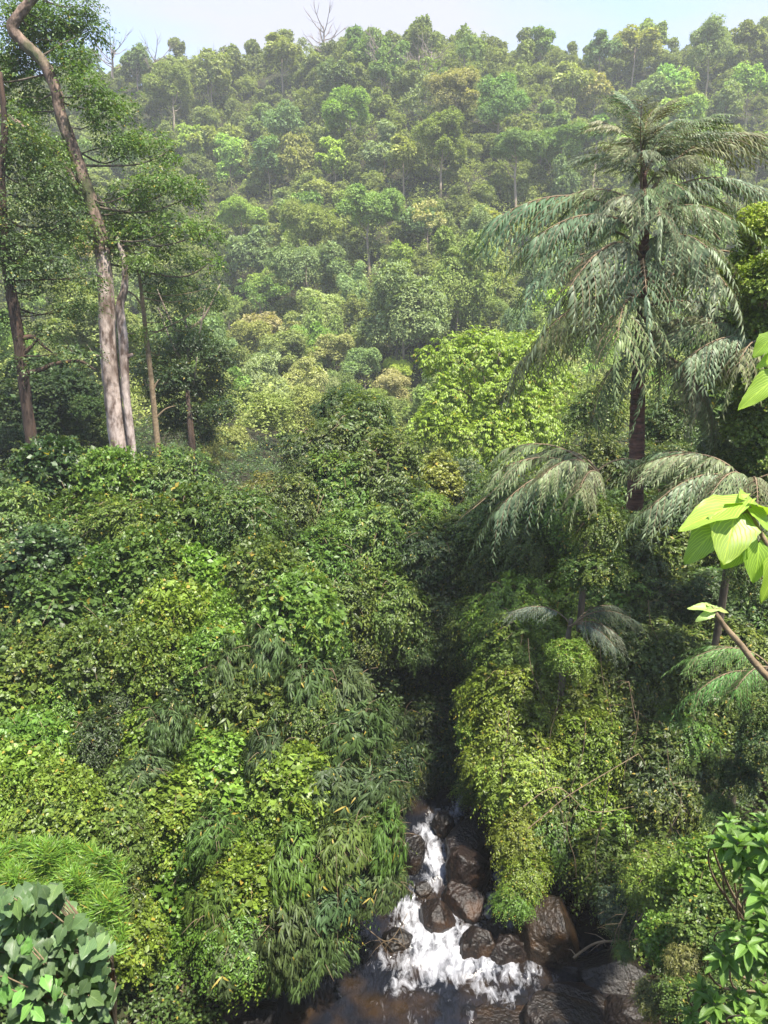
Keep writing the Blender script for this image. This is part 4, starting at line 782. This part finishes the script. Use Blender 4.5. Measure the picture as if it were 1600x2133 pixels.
# broad-leaved shrub bottom left
def broad_shrub(name, label, spots, Y, col, tpl, size, wr, seed, yslope=0.0, n=1):
    rng = np.random.default_rng(seed); e0 = P(*spots[0][:2], Y); e = empty(name, (e0.x, e0.y, e0.z - 2.2)); tag(e, label, 'shrub'); b0 = np.array(e.location); bg = Big(); tb = Tubes(); root = Vector((0, 1.3, -.3))
    for (px, py, rad, cnt) in spots:
        for k in range(cnt):
            a = rng.uniform(0, 6.28); rr = rad * math.sqrt(rng.random()); x, y = px + rr * math.cos(a), py + rr * math.sin(a); dep = Y + yslope * (py - spots[0][1]) + rng.uniform(0, .9)
            B = np.array(P(x, y, dep)) - b0; L = size * rng.uniform(.55, 1.15); az = rng.uniform(-3.0, -.1)
            d = np.array([math.cos(az) * .8, math.sin(az) * .8, -rng.uniform(.1, 1.1)]); d /= np.linalg.norm(d); nr = np.array([rng.normal(0, .5), -.45 + rng.normal(0, .45), 1.0])
            bg.leaf(tpl[rng.integers(4)], B - d * L * .4, B + d * L * .6, nr, wr, rng.random(), rng.random() ** 2)
            if k % 3 == 0: tb.add([root, Vector(B) * .5 + Vector((0, .8, .1)), Vector(B - d * L * .4)], [.02, .012, .004], 5)
    link('foliage', bg.mesh('foliage'), M_big, e, col); link('stem', tb.mesh('stem'), M_twig, e); return e
broad_shrub('broad_leaf_shrub', 'shrub of large dull green lobed leaves filling the bottom left corner', [(85,1925,75,110),(40,2010,80,130),(150,1995,75,120),(110,2090,100,190),(190,2080,50,75),(20,1900,40,40),(95,1875,30,16),(200,2005,28,22)], 5.6, (.085, .145, .06), LO, .155, .95, 21)
broad_shrub('small_leaf_shrub', 'low bright shrub tucked among the dull lobed leaves at the bottom left', [(20,2060,30,14),(45,1960,25,8),(100,2100,60,16)], 5.3, (.10, .22, .05), HE, .12, .9, 22)
# glossy whorled shrubs bottom right
def whorl_shrub(label, whs, Y, col, size, seed, group='glossy-leaved shrubs at the lower right'):
    rng = np.random.default_rng(seed); e0 = P(whs[0][0], whs[0][1], Y); e = empty('glossy_leaf_shrub', (e0.x + .3, e0.y, e0.z - 2.4)); tag(e, label, 'shrub', group); b0 = Vector(e.location); tb = Tubes(); bg = Big()
    for (px, py, sc_) in whs:
        cpt = P(px, py, Y + rng.uniform(-.2, .3)) - b0; q_, r_ = spline([Vector((1.2 + rng.uniform(-.1, .1), 1.9, -.4)), Vector((cpt.x * .8 + .3, cpt.y + .7, cpt.z - 1.0)), Vector((cpt.x, cpt.y + .25, cpt.z - .3)), cpt], [.016, .011, .007, .004], 4); tb.add(q_, r_, 6)
        for ring, (cnt, el, ln, cc) in enumerate([(4, 55, .7, .85), (6, 15, 1.0, .4), (6, -25, .95, .1)]):
            a0 = rng.uniform(0, 6.28)
            for k in range(cnt):
                a = a0 + 6.283 * k / cnt + rng.normal(0, .15); ee = R(el + rng.normal(0, 9)); d = np.array([math.cos(a) * math.cos(ee), math.sin(a) * math.cos(ee), math.sin(ee)]); L = size * ln * sc_ * rng.uniform(.8, 1.1)
                B = np.array(cpt) + np.array([0, 0, -.035 * ring]); bg.leaf(EL[rng.integers(4)], B, B + d * L, np.array([-d[0] * .6, -d[1] * .6, 1.]), .42, rng.random(), cc)
    link('foliage', bg.mesh('foliage'), M_big, e, col); link('stem', tb.mesh('stem'), M_twig, e)
gl = (.095, .18, .035)
whorl_shrub('glossy whorled-leaf shrub highest on the right edge, in front of the dark hollow', [(1518,1710,.7),(1510,1750,.9),(1570,1735,1.0),(1545,1790,1.),(1600,1760,1.1),(1590,1810,1.1),(1540,1755,.9),(1570,1780,.9),(1600,1710,.8),(1575,1840,1)], 5.2, gl, .17, 31)
whorl_shrub('glossy whorled-leaf shrub in the middle of the lower right edge', [(1590,1860,1.1),(1595,1910,1.1),(1610,1940,1),(1560,1960,1.0),(1525,1935,.8),(1600,1990,1.2),(1510,1990,1.0),(1560,2000,.9),(1570,1925,.8)], 4.8, gl, .16, 32)
whorl_shrub('lowest glossy whorled-leaf shrub in the bottom right corner', [(1465,2060,.9),(1490,2090,1.0),(1540,2080,.9),(1590,2070,1.1),(1560,2120,1.1),(1600,2130,1.1),(1500,2140,1.1),(1440,2110,.7)], 5.0, gl, .16, 33)
whorl_shrub('small pale-green shrub with a yellow shoot near the bottom right corner', [(1555,2115,.6),(1535,2130,.6),(1575,2135,.6)], 4.6, (.16, .28, .05), .12, 34)

# grass patch bottom left
rng = np.random.default_rng(41); lb = Leaves(); n = 15000
px = rng.uniform(-30, 260, n); pyv = rng.uniform(1755, 1990, n); ok = (pyv > 1740 + .32 * np.abs(px - 90)) & (rng.random(n) < np.clip(1.3 - (px - 150) / 120, 0, 1)); px, pyv = px[ok], pyv[ok]
pts = np.array([list(P(a, b, 14.6 - (b - 1760) * .006 + .25 * math.sin(a * .05) * math.cos(b * .06))) for a, b in zip(px, pyv)]); n = len(pts)
lb.add('blade', pts, np.stack([rng.normal(0, .6, n), rng.normal(-.2, .5, n), rng.uniform(.2, 1, n)], 1), np.stack([rng.normal(0, .5, n), np.full(n, -.7), np.full(n, .6)], 1), rng.uniform(.14, .32, n), .02, rng.random(n), rng.random(n))
tag(link('grass', lb.mesh('grass'), M_near, None, (.12, .23, .03)), kind='stuff')
lobe(120, 1870, 15.8, 120, 'fine', 'bright', 'left slope'); lobe(20, 1830, 15.8, 100, 'fine', 'bright', 'left slope'); lobe(260, 1950, 16.2, 80, 'vine', 'bright', 'left slope')

# hanging stems, lianas and fallen branches
def liana(pts, Y, rad, label, name='liana', cat='vine stem', mat=None, group='dry stems on the right bank', extra=0, seed=0):
    rng = random.Random(seed); e = P(*pts[0], Y); tb = Tubes(); p = [P(x, y, Y + (i * .05)) - e for i, (x, y) in enumerate(pts)]; q, r = spline(p, list(np.linspace(rad, rad * .5, len(p))), 6); tb.add(q, r, 6, .05)
    for k in range(extra):
        s = q[rng.randint(1, len(q) - 1)]; d = Vector((rng.uniform(-1, 1), rng.uniform(-.4, .4), rng.uniform(-1, .4))); L = rng.uniform(.3, 1.1)
        tb.add([s, s + d * L * .5, s + d * L + Vector((0, 0, -.15))], [rad * .4, rad * .3, rad * .15], 4)
    o = link(name, tb.mesh(name), mat or M_twig); o.location = e; tag(o, label, cat, group); return o
liana([(1020,1790),(1120,1710),(1180,1660),(1280,1600),(1330,1570)], 20.3, .022, 'long straw-coloured stem slanting up across the right bank creepers', extra=4, seed=1)
liana([(1090,1680),(1160,1640),(1230,1690),(1320,1680)], 20.2, .016, 'bent straw-coloured stem crossing the middle right bank', extra=4, seed=2)
liana([(1270,1630),(1255,1700),(1240,1780),(1250,1850),(1262,1900)], 19.2, .016, 'thin stem hanging straight down the right bank above the ochre boulder', extra=4, seed=3)
liana([(1195,1995),(1240,1965),(1290,1960),(1345,1955)], 17.8, .04, 'thick fallen grey-brown branch resting on rocks at the right bank foot', 'fallen_branch', 'branch', extra=6, seed=4)
liana([(1390,1690),(1410,1760),(1440,1820)], 17.6, .015, 'bundle of dry reddish stems hanging on the bank above the round leaves', extra=22, seed=5)
liana([(1340,1560),(1320,1480),(1310,1420)], 22.5, .02, 'dark reddish stems showing through the creepers below the small palm', extra=12, seed=6)
liana([(1230,1390),(1220,1290),(1260,1310),(1220,1370)], 22, .014, 'curled pale stem on the creepers beneath the silvery frond', seed=7)
liana([(1570,1520),(1540,1600),(1500,1660)], 19, .014, 'fine reddish twig in front of the dark corner at the right', extra=5, seed=8)
liana([(700,1880),(760,1930),(810,1960),(850,1900)], 17.6, .014, 'tangle of bare brown twigs hanging over the left edge of the foam pool', extra=22, seed=9, group='dry stems on the left bank')
liana([(740,1880),(790,1850),(840,1840)], 17.6, .013, 'thin brown twigs reaching from the bamboo toward the channel', extra=14, seed=10, group='dry stems on the left bank')
liana([(370,2060),(420,2090),(400,2110),(440,2090)], 16.4, .014, 'dry twigs lying over the mossy rocks at the bottom left', extra=8, seed=11, group='dry stems on the left bank')
liana([(700,1780),(704,1900),(702,1990)], 16.5, .01, 'single thin dead bamboo stem hanging through the lower bamboo', extra=3, seed=12, group='dry stems on the left bank')
liana([(1500,500),(1440,430),(1410,460),(1380,540)], 24, .02, 'arched bare stem drooping in front of the tall palm fronds', extra=2, seed=13, group='bare stems around the palm')
liana([(850,975),(862,950),(880,935),(885,920)], 48, .09, 'crooked pale bare limb in the gap left of the bright tree', mat=M_pale, extra=3, seed=14, group='bare stems around the palm')
liana([(985,1060),(1020,1030),(1050,1000),(1090,970)], 23.3, .02, 'thin yellowish arching stem at the left tip of the young palm', extra=2, seed=15, group='bare stems around the palm')
ORDN = ['leftmost'] + [w_ for w_ in 'second third fourth fifth sixth seventh eighth ninth'.split()]
for k in range(9):
    x0 = 1300 + k * 13 + random.uniform(-8, 8)
    liana([(x0, 1900 + random.uniform(-20, 20)), (x0 + random.uniform(-30, 10), 1960), (x0 + random.uniform(-40, 40), 2040), (x0 + random.uniform(-30, 50), 2110)], 15.5 + random.uniform(-.6, .6), .011, f'thin dry brown stem hanging on the lower right bank beside the slabs, {ORDN[k]} from left', extra=7, seed=20 + k)

WHERE = ['over the yellow-green creepers', 'in front of the dark corner', 'beside the silvery frond', 'above the ochre boulder', 'under the young palm', 'at the middle of the right bank']
rl = random.Random(77)
for k, (x0, y0, ln, lean) in enumerate([(1100,1330,170,30),(1165,1420,150,-20),(1250,1340,200,25),(1330,1480,160,-30),(1390,1560,180,40),(1450,1420,150,-10),(1130,1560,190,45),(1220,1500,210,-35),(1300,1700,150,30),(1180,1700,130,20),(1060,1480,160,-15),(1350,1250,150,35),(1420,1650,130,-35),(1500,1560,120,20)]):
    liana([(x0, y0), (x0 + lean * .2, y0 + ln * .35), (x0 + lean * .9, y0 + ln * .7), (x0 + lean, y0 + ln)], float(yr(y0 + ln * .5)) - 1.9, .012, f'thin pale stem trailing down the right bank, number {k + 1} in order from left' if 0 else '', name='liana', extra=4, seed=60 + k)
EXTRA = sorted([o for o in COL.objects if o.name.startswith('liana') and 'label' not in o], key=lambda o: proj(o.location)[0])
PL = ['leftmost', 'second from left', 'third from left', 'fourth from left', 'fifth from left', 'sixth from left', 'seventh from left', 'seventh from right', 'sixth from right', 'fifth from right', 'fourth from right', 'third from right', 'second from right', 'rightmost']
for o, w_ in zip(EXTRA, PL): tag(o, 'thin pale trailing stem among the right bank creepers, ' + w_ + ' of fourteen')

# ------------------------------------------------------------------ labels for the many plants
ORD = ['first', 'second', 'third', 'fourth', 'fifth', 'sixth', 'seventh', 'eighth', 'ninth', 'tenth', 'eleventh', 'twelfth', 'thirteenth', 'fourteenth', 'fifteenth', 'sixteenth', 'seventeenth', 'eighteenth', 'nineteenth', 'twentieth', 'twenty-first', 'twenty-second', 'twenty-third', 'twenty-fourth']
CW = dict(dark='blackish-green', deep='deep green', mid='mid-green', green='fresh green', bright='bright yellow-green', lime='lime-green', yel='yellowish', olive='olive', grey='grey-green', blue='bluish-green', tan='tan', brown='brownish', pale='pale green', fern='ferny yellow-green', bam='dark green')
KW = dict(vine='viny shrub', round='round-leaved creeper heap', fine='fine-leaved shrub', broad='bushy tree', bamboo='drooping bamboo')
CATW = dict(vine='shrub', round='creeper', fine='shrub', broad='bushy tree', bamboo='bamboo')
def bandname(region, py):
    if region == 'left slope':
        for lim, n in ((1080, 'left slope crest'), (1220, 'upper left slope'), (1370, 'left slope above bamboo'), (1540, 'middle left slope'), (1700, 'left slope beside rapids'), (1850, 'lower left slope'), (3000, 'left slope foot')):
            if py < lim: return n
    if region == 'right bank':
        for lim, n in ((1130, 'right bank below palms'), (1260, 'right bank around silvery frond'), (1400, 'right bank below silvery frond'), (1560, 'middle of the right bank'), (1720, 'right bank opposite rapids'), (3000, 'right bank above boulders')):
            if py < lim: return n
    if region == 'trees over the stream': return 'upper stream thicket' if py < 1100 else 'thicket overhanging the dark hollow'
    return region
grp = {}
for t in REG: grp.setdefault((bandname(t[5], t[2]), t[3], t[4]), []).append(t)
GN = {'left slope': 'shrubs and vines smothering the left slope', 'right bank': 'creeper-draped shrubs on the right bank', 'trees over the stream': 'bushy trees over the stream'}
for (bn, kd, ck), L_ in grp.items():
    L_.sort(key=lambda t: t[1])
    for i, t in enumerate(L_):
        lab = f"{CW[ck]} {KW[kd]}, {bn}" + (f", {ORD[i]} of {len(L_)} alike from left" if len(L_) > 1 else '')
        assert len(lab.replace('-', ' ').split()) < 22
        tag(t[0], lab, CATW[kd], 'bamboo clumps on the left slope' if kd == 'bamboo' and t[5] == 'left slope' else GN.get(t[5], 'plants in the ' + t[5] if t[5].startswith('dark') or t[5].startswith('shaded') else 'plants: ' + t[5]))
FW = dict(dome='round-crowned', tall='narrow', flat='flat-topped', open='sparse', drape='creeper-hung', bare='leafless')
BN = ((86, 'hill foot'), (105, 'lowest hill slope'), (125, 'lower hillside'), (145, 'lower-middle hillside'), (165, 'middle hillside'), (190, 'upper-middle hillside'), (215, 'upper hillside'), (238, 'just below the ridge'), (999, 'ridge'))
grp = {}
for t in HILL:
    bn = next(n for lim, n in BN if t[2] < lim); grp.setdefault((bn, t[4], t[5]), []).append(t)
for (bn, fm, ck), L_ in grp.items():
    L_.sort(key=lambda t: proj(t[1:4])[0])
    for i, t in enumerate(L_):
        lab = f"{CW[ck] if fm != 'bare' else 'grey'} {FW[fm]} forest tree, {bn}" + (f", {ORD[i]} of {len(L_)} alike from the left" if len(L_) > 1 else '')
        tag(t[0], lab, 'tree', 'forest trees on the far hillside')

# ------------------------------------------------------------------ haze
def haze():
    x, y0, y1, z0, z1 = 260, -30, 330, -14, 128
    V = [(-x, y0, z0), (x, y0, z0), (x, y1, z0), (-x, y1, z0), (-x, y0, z1), (x, y0, z1), (x, y1, z1), (-x, y1, z1)]
    me = bpy.data.meshes.new('haze'); me.from_pydata(V, [], [(0, 3, 2, 1), (4, 5, 6, 7), (0, 1, 5, 4), (1, 2, 6, 5), (2, 3, 7, 6), (3, 0, 4, 7)])
    m = bpy.data.materials.new('haze'); m.use_nodes = True; t = m.node_tree; t.nodes.clear()
    pv = N(t, 'ShaderNodeVolumePrincipled'); pv.inputs['Color'].default_value = (.93, .96, 1, 1); pv.inputs['Density'].default_value = HZ; pv.inputs['Anisotropy'].default_value = .1
    o = N(t, 'ShaderNodeOutputMaterial'); t.links.new(pv.outputs[0], o.inputs['Volume']); tag(link('haze', me, m), kind='stuff')
HZ = .0005
haze()
